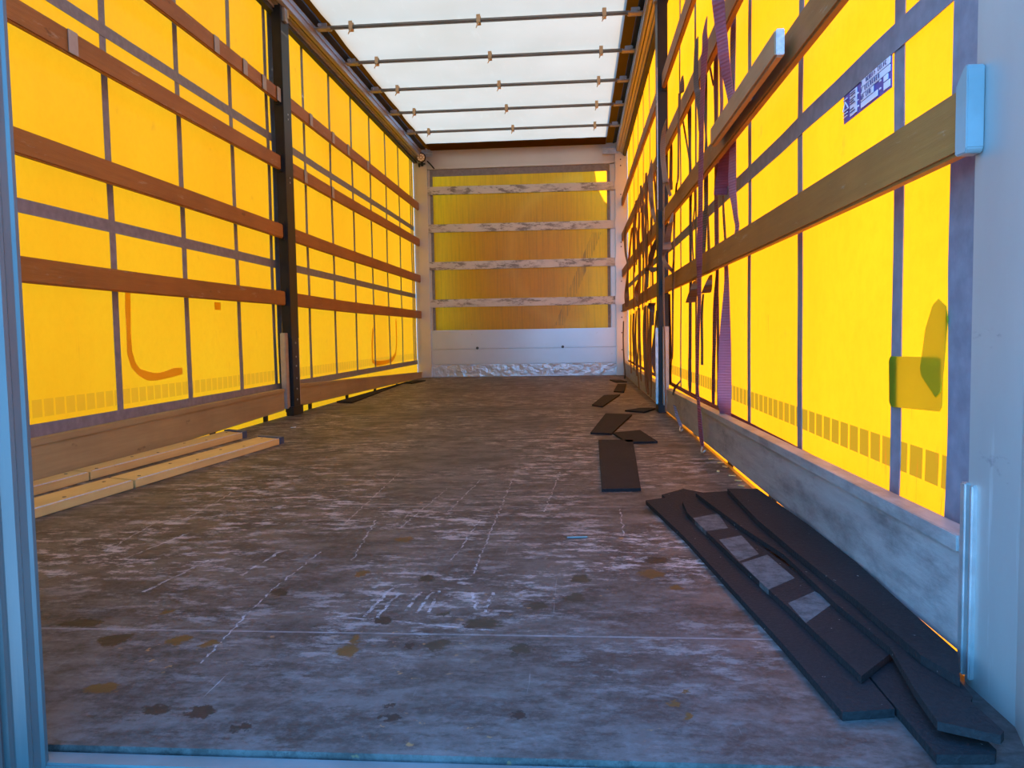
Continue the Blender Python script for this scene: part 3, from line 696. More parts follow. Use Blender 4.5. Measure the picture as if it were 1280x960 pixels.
kick(1, 5.10, YB - .07, .150, .165, .012, .012, M['kickR'], 'grey kick plank on the right wall beyond the black post, behind strap ends')
kick(-1, 1.11, 4.84, .163, .180, -.030, .042, M['kickL'], 'brown kick plank on the left wall, behind the pale loose planks')
kick(-1, 5.10, YB - .07, .192, .070, .044, -.002, M['kickL'], 'brown kick plank on the left wall, beyond the black post')
# hinges that carry the kick planks in the gap
for s, l in ((-1, 'small dark hinge block under the left kick planks'), (1, 'small dark hinge block under the right kick planks')):
    for y in ((1.62, 2.35, 3.1, 3.9, 4.6, 5.4, 6.3, 7.2, 8.1, 8.9) if s < 0 else (1.50, 1.90, 2.35, 3.0, 3.9, 4.6, 5.4, 6.3, 7.2, 8.1, 8.9)):
        x0, x1 = sorted((s * 1.2365, s * 1.250))
        o = tag(box('hinge_block', (x0, y, -.10), (x1, y + .05, .06), M['black'], None, .003), l, 'hinge', 'hinge blocks under the %s kick planks' % ('left' if s < 0 else 'right'))

# ================================================================ roof bows
yb_ = (4.79, 5.503, 6.211, 6.920, 7.630, 8.372)
ln = ('nearest roof bow at the top edge of the view', 'roof bow nearest the camera of the five clearly seen', 'second nearest of the five clearly seen roof bows', 'middle one of the five clearly seen roof bows', 'second farthest of the five clearly seen roof bows', 'farthest roof bow, close to the bulkhead header')
for i, y in enumerate(yb_):
    r = empty('roof_bow', (0, y, 2.66)); tag(r, ln[i] + ', thin grey steel tube', 'roof bow', 'grey bows under the white roof')
    bm = bmesh.new(); add_box(bm, (-1.07, y - .014, 2.652), (1.05, y + .014, 2.678), .009)
    padopt(link('tube', bm, M['bow']), r)
    for s in (-1, 1):
        bm = bmesh.new()
        add_box(bm, (min(s * 1.05, s * 1.10), y - .03, 2.650), (max(s * 1.05, s * 1.10), y - .020, 2.69), .003)
        add_box(bm, (min(s * 1.05, s * 1.10), y + .020, 2.650), (max(s * 1.05, s * 1.10), y + .03, 2.69), .003)
        add_box(bm, (min(s * 1.03, s * 1.135), y - .035, 2.652), (max(s * 1.03, s * 1.135), y + .035, 2.662), .003)
        add_cyl(bm, (s * 1.10, y - .045, 2.672), (s * 1.10, y + .045, 2.672), .012, 10)
        padopt(link('carriage', bm, M['railm']), r)
    for x in (-.885, .012, .872):
        bm = bmesh.new()
        add_box(bm, (x - .014, y - .022, 2.640), (x + .014, y - .0165, 2.700), .002); add_box(bm, (x - .014, y + .0165, 2.640), (x + .014, y + .022, 2.700), .002)
        add_box(bm, (x - .014, y - .022, 2.638), (x + .014, y + .022, 2.648), .002)
        add_cyl(bm, (x, y - .016, 2.645), (x - .015, y - .03, 2.605), .007, 8, .003)
        padopt(link('clip', bm, M['tan_clip']), r)

# ================================================================ loose planks on the left
def plank(quad, z0, h, lab, cap=None):
    """quad = near-right, far-right, far-left, near-left corners"""
    r = empty('loose_plank', (sum(p[0] for p in quad) / 4, sum(p[1] for p in quad) / 4, z0)); tag(r, lab, 'plank', 'pale planks lying along the left wall')
    bm = bmesh.new(); prism_z(bm, quad, z0, z0 + h); bmesh.ops.bevel(bm, geom=bm.edges[:], offset=.002, segments=1, affect='EDGES')
    padopt(link('board', bm, M['pale']), r)
    nr, fr, fl, nl = [Vector(p) for p in quad]
    # pale edge strip along the inner long side
    d = (fl - fr).normalized() * .006; e = (fr - nr).normalized()
    bm = bmesh.new(); prism_z(bm, [tuple(nr + e * .01), tuple(fr - e * .01), tuple(fr + d - e * .01), tuple(nr + d + e * .01)], z0 + h, z0 + h + .002)
    padopt(link('pale_edge', bm, M['end']), r)
    for k in range(9):
        t = (k + .5) / 9
        for u in (.3, .7):
            c = (nr * (1 - t) + fr * t) * (1 - u) + (nl * (1 - t) + fl * t) * u
            if (k * 7 + int(u * 10)) % 3: continue
            bm = bmesh.new(); add_cyl(bm, (c.x, c.y, z0 + h - .001), (c.x, c.y, z0 + h + .001), .006, 8); padopt(link('nail_head', bm, M['bolt']), r)
    if cap:
        a, b = fr, fl; n_ = e * .03; o_ = (fr - fl).normalized() * .004
        bm = bmesh.new(); prism_z(bm, [tuple(a - n_ + o_), tuple(a + e * .012 + o_), tuple(b + e * .012 - o_), tuple(b - n_ - o_)], z0 + .0005, z0 + h + .005)
        padopt(link('end_cap', bm, M['navy']), r)
    return r
plank([(-1.145, 1.60), (-1.100, 2.665), (-1.190, 2.70), (-1.197, 1.62)], 0, .030, 'pale plank against the left kick plank, nearer piece without a cap')
plank([(-1.099, 2.672), (-1.020, 3.82), (-1.150, 3.90), (-1.192, 2.705)], 0, .030, 'pale plank against the left kick plank, farther piece with navy end cap', True)
plank([(-.93, 1.50), (-.844, 2.515), (-.965, 2.565), (-1.065, 1.52)], 0, .028, 'pale plank farther from the left wall, nearer piece butted against another')
plank([(-.843, 2.527), (-.742, 3.60), (-.872, 3.67), (-.964, 2.577)], 0, .028, 'pale plank farther from the left wall, farther piece ending in a navy cap', True)

# ================================================================ rubber mats
MATS = {
 'A': [0.0, 0.012, [[0.859, 2.2795], [0.9799, 2.3604], [1.0145, 2.3604], [1.0663, 1.4584], [1.0763, 1.2656], [1.0684, 1.1066], [1.0681, 1.0164], [0.9984, 1.0032], [0.9797, 1.2343], [0.9486, 1.5435], [0.915, 1.8738]]],
 'Atip': [0.0, 0.0115, [[0.9139, 2.3626], [0.9904, 2.4542], [1.0442, 2.3925], [1.0758, 2.1421], [0.963, 2.1015], [0.9365, 2.2462]]],
 'B': [0.013, 0.024, [[0.9554, 2.2109], [1.0118, 2.2468], [1.0518, 1.8926], [1.0917, 1.5521], [1.1103, 1.3723], [1.1355, 1.1829], [1.0505, 1.0854], [1.0316, 1.2828], [0.9893, 1.6527], [0.9495, 2.0669]]],
 'low': [0.0, 0.012, [[1.0717, 1.1068], [1.0799, 1.1971], [1.1549, 1.2688], [1.1395, 1.0993], [1.1444, 0.9206], [1.1369, 0.9094], [1.0716, 0.906], [1.0712, 1.0139]]],
 'D': [0.025, 0.036, [[1.0009, 2.2681], [1.1158, 2.3018], [1.1595, 1.8015], [1.1758, 1.4653], [1.187, 1.2359], [1.1576, 1.0046], [1.149, 0.9907], [1.1504, 0.9169], [1.1419, 0.9075], [1.0856, 0.937], [1.0952, 1.0249], [1.1161, 1.1553], [1.0992, 1.3378], [1.0881, 1.6381], [1.0486, 1.877]]],
 'E': [0.037, 0.05, [[1.0892, 2.2612], [1.1732, 2.2611], [1.1951, 1.823], [1.1996, 1.5347], [1.192, 1.2857], [1.1881, 1.1102], [1.1525, 1.026], [1.1343, 1.0988], [1.1241, 1.3314], [1.1016, 1.6386], [1.0894, 1.8863]]],
 'm750': [0.0, 0.01, [[0.757, 3.6102], [0.914, 3.6039], [0.8601, 2.4697], [0.7366, 2.4571]]],
 's1': [0.0, 0.01, [[0.7246, 3.8748], [0.8323, 4.7987], [0.9883, 4.7388], [0.8255, 3.8388]]],
 's2': [0.0, 0.01, [[0.8346, 3.8693], [0.9746, 3.958], [1.0208, 3.5464], [0.8836, 3.5255]]],
 's3': [0.0, 0.01, [[0.7604, 5.3987], [0.8703, 6.2252], [0.9997, 6.2896], [0.8278, 5.2735]]],
 's4': [0.0, 0.01, [[0.9601, 4.9873], [1.0675, 5.1377], [1.1748, 5.1276], [1.0714, 4.8763]]],
 's5': [0.0, 0.01, [[0.9649, 6.6424], [1.0455, 7.5721], [1.1286, 7.5573], [1.0461, 6.5402]]],
 's6': [0.0, 0.01, [[0.998, 8.2868], [1.0454, 7.883], [1.1577, 7.9006], [1.1123, 8.2353]]],
 'L1': [0.0, 0.01, [[-1.19, 5.873], [-1.0414, 5.7822], [-1.1821, 8.2351], [-1.19, 8.4057]]],
 'L2': [0.0, 0.01, [[-1.19, 8.1774], [-1.0707, 8.0798], [-1.0202, 8.5606], [-1.1362, 8.5985]]]}
ml = {'A': 'longest black rubber mat, flat on the floor at the left of the right pile', 'Atip': 'black mat scrap peeking out at the far end of the right mat pile',
 'B': 'black rubber mat with grey worn rectangles lying on the longest mat', 'low': 'black rubber mat poking out nearest the camera at the foot of the right pillar',
 'D': 'long curved black mat at the right pile, ending on the nearest mat by the pillar', 'E': 'black rubber mat topmost in the right pile, tucked under the grey kick plank',
 'm750': 'dark rectangular rubber mat lying alone on the floor, largest single one', 's1': 'slanting dark mat strip on the floor just beyond the largest single mat',
 's2': 'small dark mat scrap touching the slanting strip, pointing to the right wall', 's3': 'slanting dark mat strip alone farther back on the floor', 's4': 'small dark mat scrap at the foot of the right black post',
 's5': 'small dark mat square near the far right corner', 's6': 'thin dark mat scrap farthest back in the right corner', 'L1': 'long dark mat strip at the foot of the far left kick plank', 'L2': 'small dark mat scrap in the far left corner by the bulkhead'}
for k_, (z0, z1, poly) in MATS.items():
    bm = bmesh.new(); prism_z(bm, [tuple(p) for p in poly], z0 if z0 else .0005, z1)
    bmesh.ops.triangulate(bm, faces=[f for f in bm.faces if len(f.verts) > 4])
    tag(link('rubber_mat', bm, M['matp'] if k_ == 'B' else M['mat']), ml[k_], 'rubber mat', 'black anti-slip mats')

# ================================================================ hanging straps
STR = {
 's1': {'st': [[1.15, 2.7607, 1.6333, -0.0156, 0.0196], [1.15, 2.756, 1.6117, -0.0165, 0.0188], [1.16, 2.7911, 1.5826, -0.0154, 0.0197], [1.17, 2.8218, 1.5506, -0.0143, 0.0205], [1.18, 2.8444, 1.5113, -0.0142, 0.0206], [1.19, 2.873, 1.4698, -0.014, 0.0207], [1.205, 2.9101, 1.4297, -0.0116, 0.0221], [1.22, 2.9413, 1.3863, -0.0083, 0.0236], [1.225, 2.921, 1.3307, -0.0063, 0.0242], [1.225, 2.8861, 1.2545, -0.0057, 0.0243], [1.222, 2.8703, 1.1984, -0.0057, 0.0243], [1.225, 2.8901, 1.1508, -0.0067, 0.0241], [1.225, 2.8986, 1.0542, -0.0086, 0.0235], [1.225, 2.892, 1.0, -0.0073, 0.0239], [1.225, 2.8639, 0.953, -0.0044, 0.0246], [1.225, 2.8381, 0.9036, -0.0023, 0.0249], [1.225, 2.8194, 0.8456, -0.0014, 0.025], [1.225, 3.0006, 0.7615, -0.002, 0.0249], [1.225, 3.0094, 0.7288, -0.0022, 0.0249], [1.225, 3.0053, 0.6764, -0.0037, 0.0247], [1.225, 3.0161, 0.6022, -0.0086, 0.0235], [1.225, 3.0289, 0.5272, -0.0142, 0.0206], [1.225, 3.0379, 0.4324, -0.02, 0.015], [1.225, 3.0418, 0.3637, -0.0223, 0.0114], [1.225, 3.0458, 0.2945, -0.0254, 0.0047], [1.225, 3.0456, 0.2292, -0.0238, 0.0077], [1.235, 3.0845, 0.1867, -0.0189, 0.0164], [1.245, 3.1178, 0.1517, -0.0123, 0.0217]], 'kind': 'purple', 'label': 'wide mauve webbing strap widening into a ribbed band as it drops behind the kick plank', 'group': ''},
 's1b': {'st': [[1.238, 2.9902, 1.2133, -0.0062, 0.0242], [1.238, 3.0381, 1.1993, -0.0124, 0.0217], [1.238, 3.0876, 1.1773, -0.0172, 0.0182], [1.238, 3.1285, 1.1447, -0.02, 0.015], [1.238, 3.1515, 1.1151, -0.0198, 0.0153], [1.238, 3.1694, 1.08, -0.0239, 0.0075], [1.238, 3.1791, 1.0586, -0.0284, 0.0051], [1.238, 3.178, 1.0351, -0.0294, 0.0053]], 'kind': 'dmag', 'label': 'dark mauve webbing fold hanging just under the doubled wooden lath', 'group': ''},
 's2': {'st': [[1.238, 2.9392, 1.7035, -0.0025, 0.0249], [1.238, 2.9391, 1.6826, -0.0025, 0.0249], [1.238, 2.9495, 1.5994, -0.004, 0.0247], [1.238, 2.9564, 1.5317, -0.0048, 0.0245], [1.238, 2.9542, 1.4603, -0.003, 0.0248], [1.238, 2.9393, 1.3849, 0.0013, 0.025], [1.238, 2.9336, 1.3515, 0.0031, 0.0248], [1.238, 2.9316, 1.3157, 0.0034, 0.0248]], 'kind': 'blue', 'label': 'bluish purple strap right beside the widest mauve strap, running behind the doubled lath', 'group': ''},
 's3': {'st': [[1.16, 3.0568, 1.6678, 0.0005, 0.0225], [1.155, 3.065, 1.6183, -0.0044, 0.0221], [1.155, 3.0561, 1.5748, -0.0067, 0.0215], [1.155, 3.0786, 1.524, -0.0074, 0.0212], [1.155, 3.098, 1.4747, -0.0059, 0.0217], [1.155, 3.1177, 1.4098, -0.0045, 0.022], [1.155, 3.1328, 1.3538, -0.0045, 0.022], [1.155, 3.1457, 1.2889, -0.005, 0.0219], [1.155, 3.1538, 1.2144, -0.0054, 0.0218], [1.155, 3.1633, 1.1395, -0.0053, 0.0219], [1.155, 3.1688, 1.0904, -0.0053, 0.0219], [1.155, 3.1734, 1.0136, -0.0048, 0.022], [1.155, 3.1883, 0.9181, -0.0058, 0.0217], [1.155, 3.2007, 0.8408, -0.0069, 0.0214], [1.155, 3.2066, 0.7701, -0.007, 0.0214], [1.158, 3.228, 0.7399, -0.0052, 0.0219], [1.158, 3.2264, 0.6515, -0.0036, 0.0222], [1.158, 3.2308, 0.6035, -0.0026, 0.0224], [1.158, 3.2501, 0.531, -0.0022, 0.0224], [1.158, 3.27, 0.4288, -0.0019, 0.0224], [1.16, 3.2894, 0.3746, -0.0019, 0.0224], [1.16, 3.2974, 0.2703, -0.0018, 0.0224], [1.16, 3.2526, 0.1869, -0.0025, 0.0224], [1.162, 3.2386, 0.1225, -0.0039, 0.0222], [1.166, 3.2364, 0.0692, -0.0042, 0.0221], [1.17, 3.2263, 0.0294, -0.0025, 0.0224]], 'kind': 'mag', 'label': 'long magenta strap hanging in front of all the laths down to the floor edge', 'group': ''},
 's4': {'st': [[1.165, 3.3227, 1.6918, -0.0011, 0.0225], [1.165, 3.3379, 1.6635, -0.0042, 0.0221], [1.165, 3.3509, 1.6078, -0.0053, 0.0219], [1.165, 3.3557, 1.553, -0.0059, 0.0217], [1.165, 3.3332, 1.4977, -0.0065, 0.0215], [1.162, 3.2894, 1.4686, -0.0067, 0.0215], [1.162, 3.2663, 1.4144, -0.003, 0.0223], [1.162, 3.2538, 1.3636, -0.0001, 0.0225], [1.162, 3.2467, 1.3066, 0.0018, 0.0224]], 'kind': 'grey', 'label': 'slate grey strap end looped over the second lath, left of the magenta strap', 'group': ''},
 's5': {'st': [[1.165, 3.7762, 1.6852, -0.0018, 0.0174], [1.165, 3.7806, 1.6479, -0.0071, 0.016], [1.165, 3.7884, 1.6138, -0.0071, 0.016], [1.165, 3.8634, 1.6362, -0.0039, 0.0171], [1.165, 3.8835, 1.5717, -0.0025, 0.0173], [1.165, 3.9119, 1.4848, -0.0011, 0.0175], [1.165, 3.9232, 1.3444, -0.0012, 0.0175], [1.165, 3.9371, 1.2512, -0.0017, 0.0174], [1.165, 4.0001, 1.2242, -0.0018, 0.0174], [1.238, 4.6579, 1.2289, -0.0019, 0.0174], [1.238, 4.699, 1.1197, -0.0031, 0.0172], [1.165, 4.116, 0.8902, -0.002, 0.0174], [1.17, 4.185, 0.8293, -0.0031, 0.0172], [1.17, 4.2012, 0.7259, -0.0026, 0.0173], [1.17, 4.2141, 0.595, -0.0016, 0.0174], [1.17, 4.2385, 0.3826, -0.0016, 0.0174], [1.238, 4.8971, 0.3148, -0.0051, 0.0168], [1.238, 4.9436, 0.1881, -0.0064, 0.0163]], 'kind': 'brown', 'label': 'thin brown strap with a black looped top, right of the post', 'group': ''},
 's6': {'st': [[1.238, 3.5105, 1.7256, -0.0005, 0.015], [1.238, 3.4927, 1.6691, -0.0001, 0.015], [1.238, 3.4274, 1.5892, 0.0, 0.015], [1.238, 3.3667, 1.517, 0.0005, 0.015]], 'kind': 'dmag', 'label': 'thin slanting red-brown strap between the magenta strap and the dark ribbed one', 'group': ''},
 's7': {'st': [[1.238, 3.3121, 1.6905, -0.0017, 0.0224], [1.238, 3.3088, 1.6379, -0.0031, 0.0223], [1.238, 3.3113, 1.5595, -0.0035, 0.0222], [1.238, 3.3103, 1.4876, -0.0038, 0.0222], [1.238, 3.308, 1.4471, -0.0033, 0.0222], [1.238, 3.3082, 1.3673, -0.0017, 0.0224], [1.238, 3.3084, 1.2873, -0.0017, 0.0224], [1.238, 3.297, 1.1804, -0.0029, 0.0223], [1.238, 3.2994, 1.1247, -0.0025, 0.0224], [1.238, 3.3041, 1.0933, -0.0022, 0.0224], [1.238, 3.3009, 0.9715, -0.0028, 0.0223], [1.238, 3.2953, 0.8572, -0.0026, 0.0224], [1.238, 3.2885, 0.7752, -0.0021, 0.0224], [1.238, 3.2793, 0.7379, -0.0013, 0.0225], [1.238, 3.3003, 0.674, -0.0034, 0.0222], [1.238, 3.3264, 0.6052, -0.004, 0.0221], [1.238, 3.3409, 0.5307, -0.0032, 0.0223], [1.238, 3.3521, 0.4259, -0.0026, 0.0224], [1.238, 3.3607, 0.3709, -0.0024, 0.0224], [1.238, 3.3709, 0.2644, -0.0025, 0.0224], [1.238, 3.3711, 0.1877, -0.0016, 0.0224]], 'kind': 'dmag', 'label': 'dark plum strap with stitched edge hanging behind the laths left of the widest mauve strap', 'group': ''},
 's8': {'st': [[1.238, 3.2356, 1.6353, 0.0001, 0.0225], [1.238, 3.2029, 1.5624, -0.001, 0.0225], [1.238, 3.1921, 1.5013, -0.0014, 0.0225], [1.238, 3.1857, 1.4419, -0.0017, 0.0224], [1.238, 3.1793, 1.417, -0.0013, 0.0225], [1.238, 3.1792, 1.3711, -0.0013, 0.0225], [1.238, 3.2007, 1.3269, 0.0002, 0.0225]], 'kind': 'purple', 'label': 'short mauve strap piece directly left of the widest mauve strap above the doubled lath', 'group': ''},
 's9': {'st': [[1.238, 3.5609, 1.6966, -0.0007, 0.0225], [1.238, 3.5641, 1.6336, -0.0029, 0.0223], [1.238, 3.5593, 1.555, -0.0029, 0.0223], [1.238, 3.5594, 1.5379, -0.0029, 0.0223], [1.238, 3.5629, 1.4357, -0.0025, 0.0224], [1.238, 3.5527, 1.3555, 0.0002, 0.0225], [1.238, 3.5507, 1.2601, -0.0047, 0.022], [1.238, 3.5513, 1.1737, -0.0047, 0.022], [1.238, 3.5542, 1.1482, -0.0051, 0.0219], [1.238, 3.5548, 1.0526, -0.0043, 0.0221], [1.238, 3.5893, 1.0052, -0.0064, 0.0216], [1.238, 3.6109, 0.9061, -0.0054, 0.0218], [1.238, 3.6254, 0.8495, -0.0032, 0.0223]], 'kind': 'grey', 'label': 'dark grey strap hanging directly right of the long magenta strap at mid height', 'group': ''},
 's10': {'st': [[1.238, 4.0638, 1.6882, -0.006, 0.0191], [1.238, 4.0602, 1.5938, -0.0062, 0.019], [1.238, 4.0518, 1.4687, -0.0037, 0.0197], [1.238, 4.0466, 1.3689, -0.0026, 0.0198], [1.238, 4.0211, 1.2257, -0.0046, 0.0195], [1.238, 4.0332, 1.129, -0.0031, 0.0198], [1.238, 4.0357, 0.9804, -0.0032, 0.0198], [1.238, 4.0338, 0.8804, -0.0027, 0.0198], [1.238, 4.0251, 0.7747, -0.0031, 0.0198], [1.238, 4.0441, 0.6905, -0.0037, 0.0197], [1.238, 4.0516, 0.5644, -0.004, 0.0196], [1.238, 4.0595, 0.4118, -0.0043, 0.0195], [1.238, 4.0696, 0.345, -0.0046, 0.0195], [1.238, 4.0696, 0.2423, -0.0054, 0.0193], [1.238, 4.0669, 0.1911, -0.0028, 0.0198]], 'kind': 'grey', 'label': 'dark brown strap passing behind every lath, second strand right of the black post', 'group': ''},
 's11': {'st': [[1.238, 4.3856, 1.7097, -0.0013, 0.0149], [1.238, 4.295, 1.6115, -0.0012, 0.015], [1.238, 4.1931, 1.5031, -0.001, 0.015], [1.238, 4.1028, 1.4062, -0.0004, 0.015], [1.238, 4.0541, 1.3409, -0.0004, 0.015]], 'kind': 'brown', 'label': 'thin slanting brown strap crossing from a black loop towards the third lath', 'group': ''},
 's12': {'st': [[1.12, 4.0504, 1.5614, -0.0002, 0.025], [1.12, 4.1383, 1.5345, -0.007, 0.024], [1.12, 4.1975, 1.4779, -0.0104, 0.0227], [1.12, 4.1958, 1.4058, -0.0099, 0.023], [1.12, 4.1373, 1.3322, -0.0092, 0.0233], [1.12, 4.076, 1.2547, -0.01, 0.0229], [1.14, 4.22, 1.3019, -0.0091, 0.0233], [1.14, 4.1249, 1.2329, -0.0043, 0.0246], [1.14, 4.0397, 1.1827, -0.0031, 0.0248]], 'kind': 'tan', 'label': 'curved tan strap bowing in front of the black post on the right wall', 'group': ''},
 's13': {'st': [[1.238, 4.823, 1.6803, -0.0024, 0.0199], [1.238, 4.8317, 1.5706, -0.0054, 0.0192], [1.238, 4.8447, 1.4847, -0.0067, 0.0188], [1.238, 4.8628, 1.3991, -0.0074, 0.0186], [1.238, 4.8523, 1.409, -0.0073, 0.0186], [1.238, 4.8239, 1.3503, -0.0048, 0.0194]], 'kind': 'brown', 'label': 'reddish brown strap short piece hanging just right of the curved tan strap', 'group': ''},
 's14': {'st': [[1.18, 4.2894, 1.1348, -0.0007, 0.025], [1.15, 4.0991, 1.0665, -0.0068, 0.0241], [1.15, 4.1813, 1.0368, -0.0116, 0.0221], [1.15, 4.2462, 1.0033, -0.0153, 0.0198], [1.15, 4.2917, 0.9716, -0.0188, 0.0165], [1.13, 4.1037, 0.9306, -0.0204, 0.0144], [1.12, 4.1312, 0.9133, -0.0097, 0.023], [1.12, 4.1888, 0.8932, -0.0046, 0.0246], [1.12, 4.1103, 0.855, -0.007, 0.024], [1.14, 4.0911, 0.8223, -0.0127, 0.0215], [1.16, 4.19, 0.8299, -0.0111, 0.0224], [1.165, 4.1526, 0.8061, -0.0021, 0.0249]], 'kind': 'tan', 'label': 'tan strap twisted into an open loop beside the black post between two laths', 'group': ''},
 's16': {'st': [[1.135, 4.3061, 1.2923, -0.0024, 0.0123], [1.135, 4.3013, 1.175, -0.0024, 0.0123], [1.135, 4.3079, 1.0165, -0.0024, 0.0123], [1.135, 4.3244, 0.8575, -0.0024, 0.0123], [1.135, 4.326, 0.7607, -0.0027, 0.0122], [1.135, 4.3256, 0.6526, -0.0022, 0.0123], [1.135, 4.2954, 0.4898, -0.0019, 0.0124], [1.14, 4.3217, 0.3645, -0.0024, 0.0123], [1.14, 4.3124, 0.2284, -0.0019, 0.0124], [1.14, 4.2897, 0.0664, -0.0019, 0.0124]], 'kind': 'tan', 'label': 'thin pale strand hanging down in front of the black post on the right wall', 'group': ''},
 's17': {'st': [[1.238, 3.8678, 0.7467, -0.0052, 0.0296], [1.17, 3.4439, 0.6921, -0.0096, 0.0284], [1.17, 3.5035, 0.6563, -0.017, 0.0247], [1.17, 3.5574, 0.63, -0.0186, 0.0235]], 'kind': 'dtan', 'label': 'brown strap flap folded under the lowest lath, left of the long magenta strap', 'group': ''},
 's18': {'st': [[1.238, 3.4325, 0.7411, -0.0003, 0.03], [1.18, 3.1305, 0.6891, -0.0077, 0.029], [1.18, 3.1722, 0.6642, -0.0132, 0.027], [1.18, 3.2027, 0.6539, -0.0145, 0.0263]], 'kind': 'dtan', 'label': 'orange-brown strap flap folded under the lowest lath, right of the long magenta strap', 'group': ''},
 's19': {'st': [[1.238, 3.6341, 0.6701, -0.001, 0.015], [1.238, 3.6647, 0.6169, -0.0022, 0.0148], [1.238, 3.6798, 0.5531, -0.0027, 0.0148], [1.238, 3.6706, 0.4426, -0.0025, 0.0148], [1.238, 3.6711, 0.3919, -0.0025, 0.0148], [1.238, 3.6715, 0.3457, -0.0025, 0.0148]], 'kind': 'grey', 'label': 'thin dark strap end stopping short above the kick plank, under an orange-brown flap', 'group': ''},
 's20': {'st': [[1.238, 3.8558, 0.6811, -0.0011, 0.015], [1.238, 3.8574, 0.5609, -0.0002, 0.015], [1.238, 3.8526, 0.4401, -0.0011, 0.015], [1.238, 3.8436, 0.392, -0.0006, 0.015], [1.238, 3.8345, 0.3536, -0.0001, 0.015], [1.238, 3.8293, 0.2573, -0.0001, 0.015]], 'kind': 'brown', 'label': 'thin brown strand just left of the long magenta strap below the lowest lath', 'group': ''},
 's21': {'st': [[1.235, 3.244, 0.6387, -0.0002, 0.015], [1.235, 3.2395, 0.57, -0.0002, 0.015], [1.235, 3.2351, 0.4486, -0.001, 0.015], [1.235, 3.2352, 0.3959, -0.001, 0.015], [1.235, 3.2421, 0.3182, 0.0002, 0.015], [1.235, 3.2445, 0.2117, 0.0006, 0.015]], 'kind': 'dmag', 'label': 'thin dark red strand against the widened mauve band', 'group': ''},
 's22': {'st': [[1.238, 4.9777, 0.7369, -0.0058, 0.0217], [1.238, 4.9596, 0.643, -0.0052, 0.0219], [1.238, 4.9571, 0.4875, -0.0087, 0.0208], [1.238, 4.9508, 0.3628, -0.01, 0.0202], [1.238, 4.9517, 0.3378, -0.01, 0.0202], [1.238, 4.9575, 0.25, -0.0097, 0.0203], [1.238, 4.9523, 0.1688, -0.0094, 0.0205]], 'kind': 'brown', 'label': 'brown strap below the lowest lath, first strand right of the black post', 'group': ''},
 's23': {'st': [[1.238, 3.144, 1.0253, -0.0001, 0.015], [1.23, 3.0978, 0.9684, -0.0005, 0.015], [1.23, 3.0802, 0.909, -0.001, 0.015], [1.23, 3.0567, 0.8419, -0.0004, 0.015]], 'kind': 'brown', 'label': 'thin brown strand left of the narrow mauve tail between two laths', 'group': ''},
 's24': {'st': [[1.235, 3.4914, 1.0082, -0.0005, 0.015], [1.235, 3.4787, 0.9336, -0.0018, 0.0149], [1.235, 3.4611, 0.8417, -0.0031, 0.0147]], 'kind': 'brown', 'label': 'narrow brown strand right of the dark grey strap above the lowest lath', 'group': ''},
 's25': {'st': [[1.235, 3.8766, 1.2039, -0.001, 0.0125], [1.235, 3.8683, 1.1028, -0.0005, 0.0125], [1.235, 3.9525, 0.9898, -0.0011, 0.0124], [1.235, 3.918, 0.84, -0.0006, 0.0125]], 'kind': 'brown', 'label': 'narrow brown strand left of the long magenta strap between two laths', 'group': ''},
 's26': {'st': [[1.17, 3.9031, 0.2609, -0.0, 0.015], [1.155, 3.8886, 0.2447, -0.0025, 0.0148], [1.155, 3.9961, 0.22, -0.0032, 0.0147], [1.155, 4.0503, 0.1983, -0.0028, 0.0147], [1.155, 4.0933, 0.1744, -0.0018, 0.0149]], 'kind': 'grey', 'label': 'grey strap tail hooked over the kick plank beside the black post', 'group': ''},
 's27': {'st': [[1.16, 4.075, 0.124, -0.0031, 0.0223], [1.16, 4.0239, 0.1032, -0.0043, 0.0221], [1.16, 3.9525, 0.075, -0.0052, 0.0219], [1.16, 3.8625, 0.0551, -0.0057, 0.0218], [1.16, 3.8256, 0.0423, -0.0031, 0.0223]], 'kind': 'bluestrap', 'label': 'faded blue strap end on the kick plank reaching the floor edge', 'group': ''},
 'f1': {'st': [[1.15, 5.1381, 1.5988, 0.0004, 0.025], [1.15, 5.177, 1.5501, -0.0098, 0.023], [1.15, 5.2119, 1.4901, -0.013, 0.0214], [1.15, 5.1927, 1.4193, -0.0132, 0.0212], [1.15, 5.1588, 1.3369, -0.0118, 0.022], [1.15, 4.9843, 1.2159, -0.0057, 0.0243], [1.15, 4.9506, 1.1788, -0.0022, 0.0249]], 'kind': 'tan', 'label': 'pale brown wide strap hanging left of the black post in the far bundle', 'group': ''},
 'f2': {'st': [[1.16, 5.649, 1.6208, -0.0046, 0.0195], [1.16, 5.6624, 1.5139, -0.0052, 0.0193], [1.16, 5.6739, 1.3479, -0.0041, 0.0196], [1.16, 5.6726, 1.1897, -0.003, 0.0198], [1.16, 5.6835, 1.0321, -0.0041, 0.0196]], 'kind': 'brown', 'label': 'narrow brown strap hanging among the crowded strands behind the black post on the right wall', 'group': 'crowded strap strands behind the black post'},
 'f3': {'st': [[1.17, 6.2326, 1.6401, -0.0054, 0.0193], [1.17, 6.2327, 1.5479, -0.0036, 0.0197], [1.17, 6.2203, 1.4306, -0.003, 0.0198]], 'kind': 'brown', 'label': 'narrow brown strap hanging among the crowded strands behind the black post on the right wall', 'group': 'crowded strap strands behind the black post'},
 'f4': {'st': [[1.17, 6.7463, 1.6105, -0.0055, 0.0192], [1.17, 6.747, 1.5105, -0.0074, 0.0186], [1.17, 6.8642, 1.3687, -0.0037, 0.0197], [1.17, 6.9233, 1.2149, -0.0044, 0.0195], [1.17, 6.9596, 1.0234, -0.0045, 0.0195]], 'kind': 'orange', 'label': 'narrow brown strap hanging among the crowded strands behind the black post on the right wall', 'group': 'crowded strap strands behind the black post'},
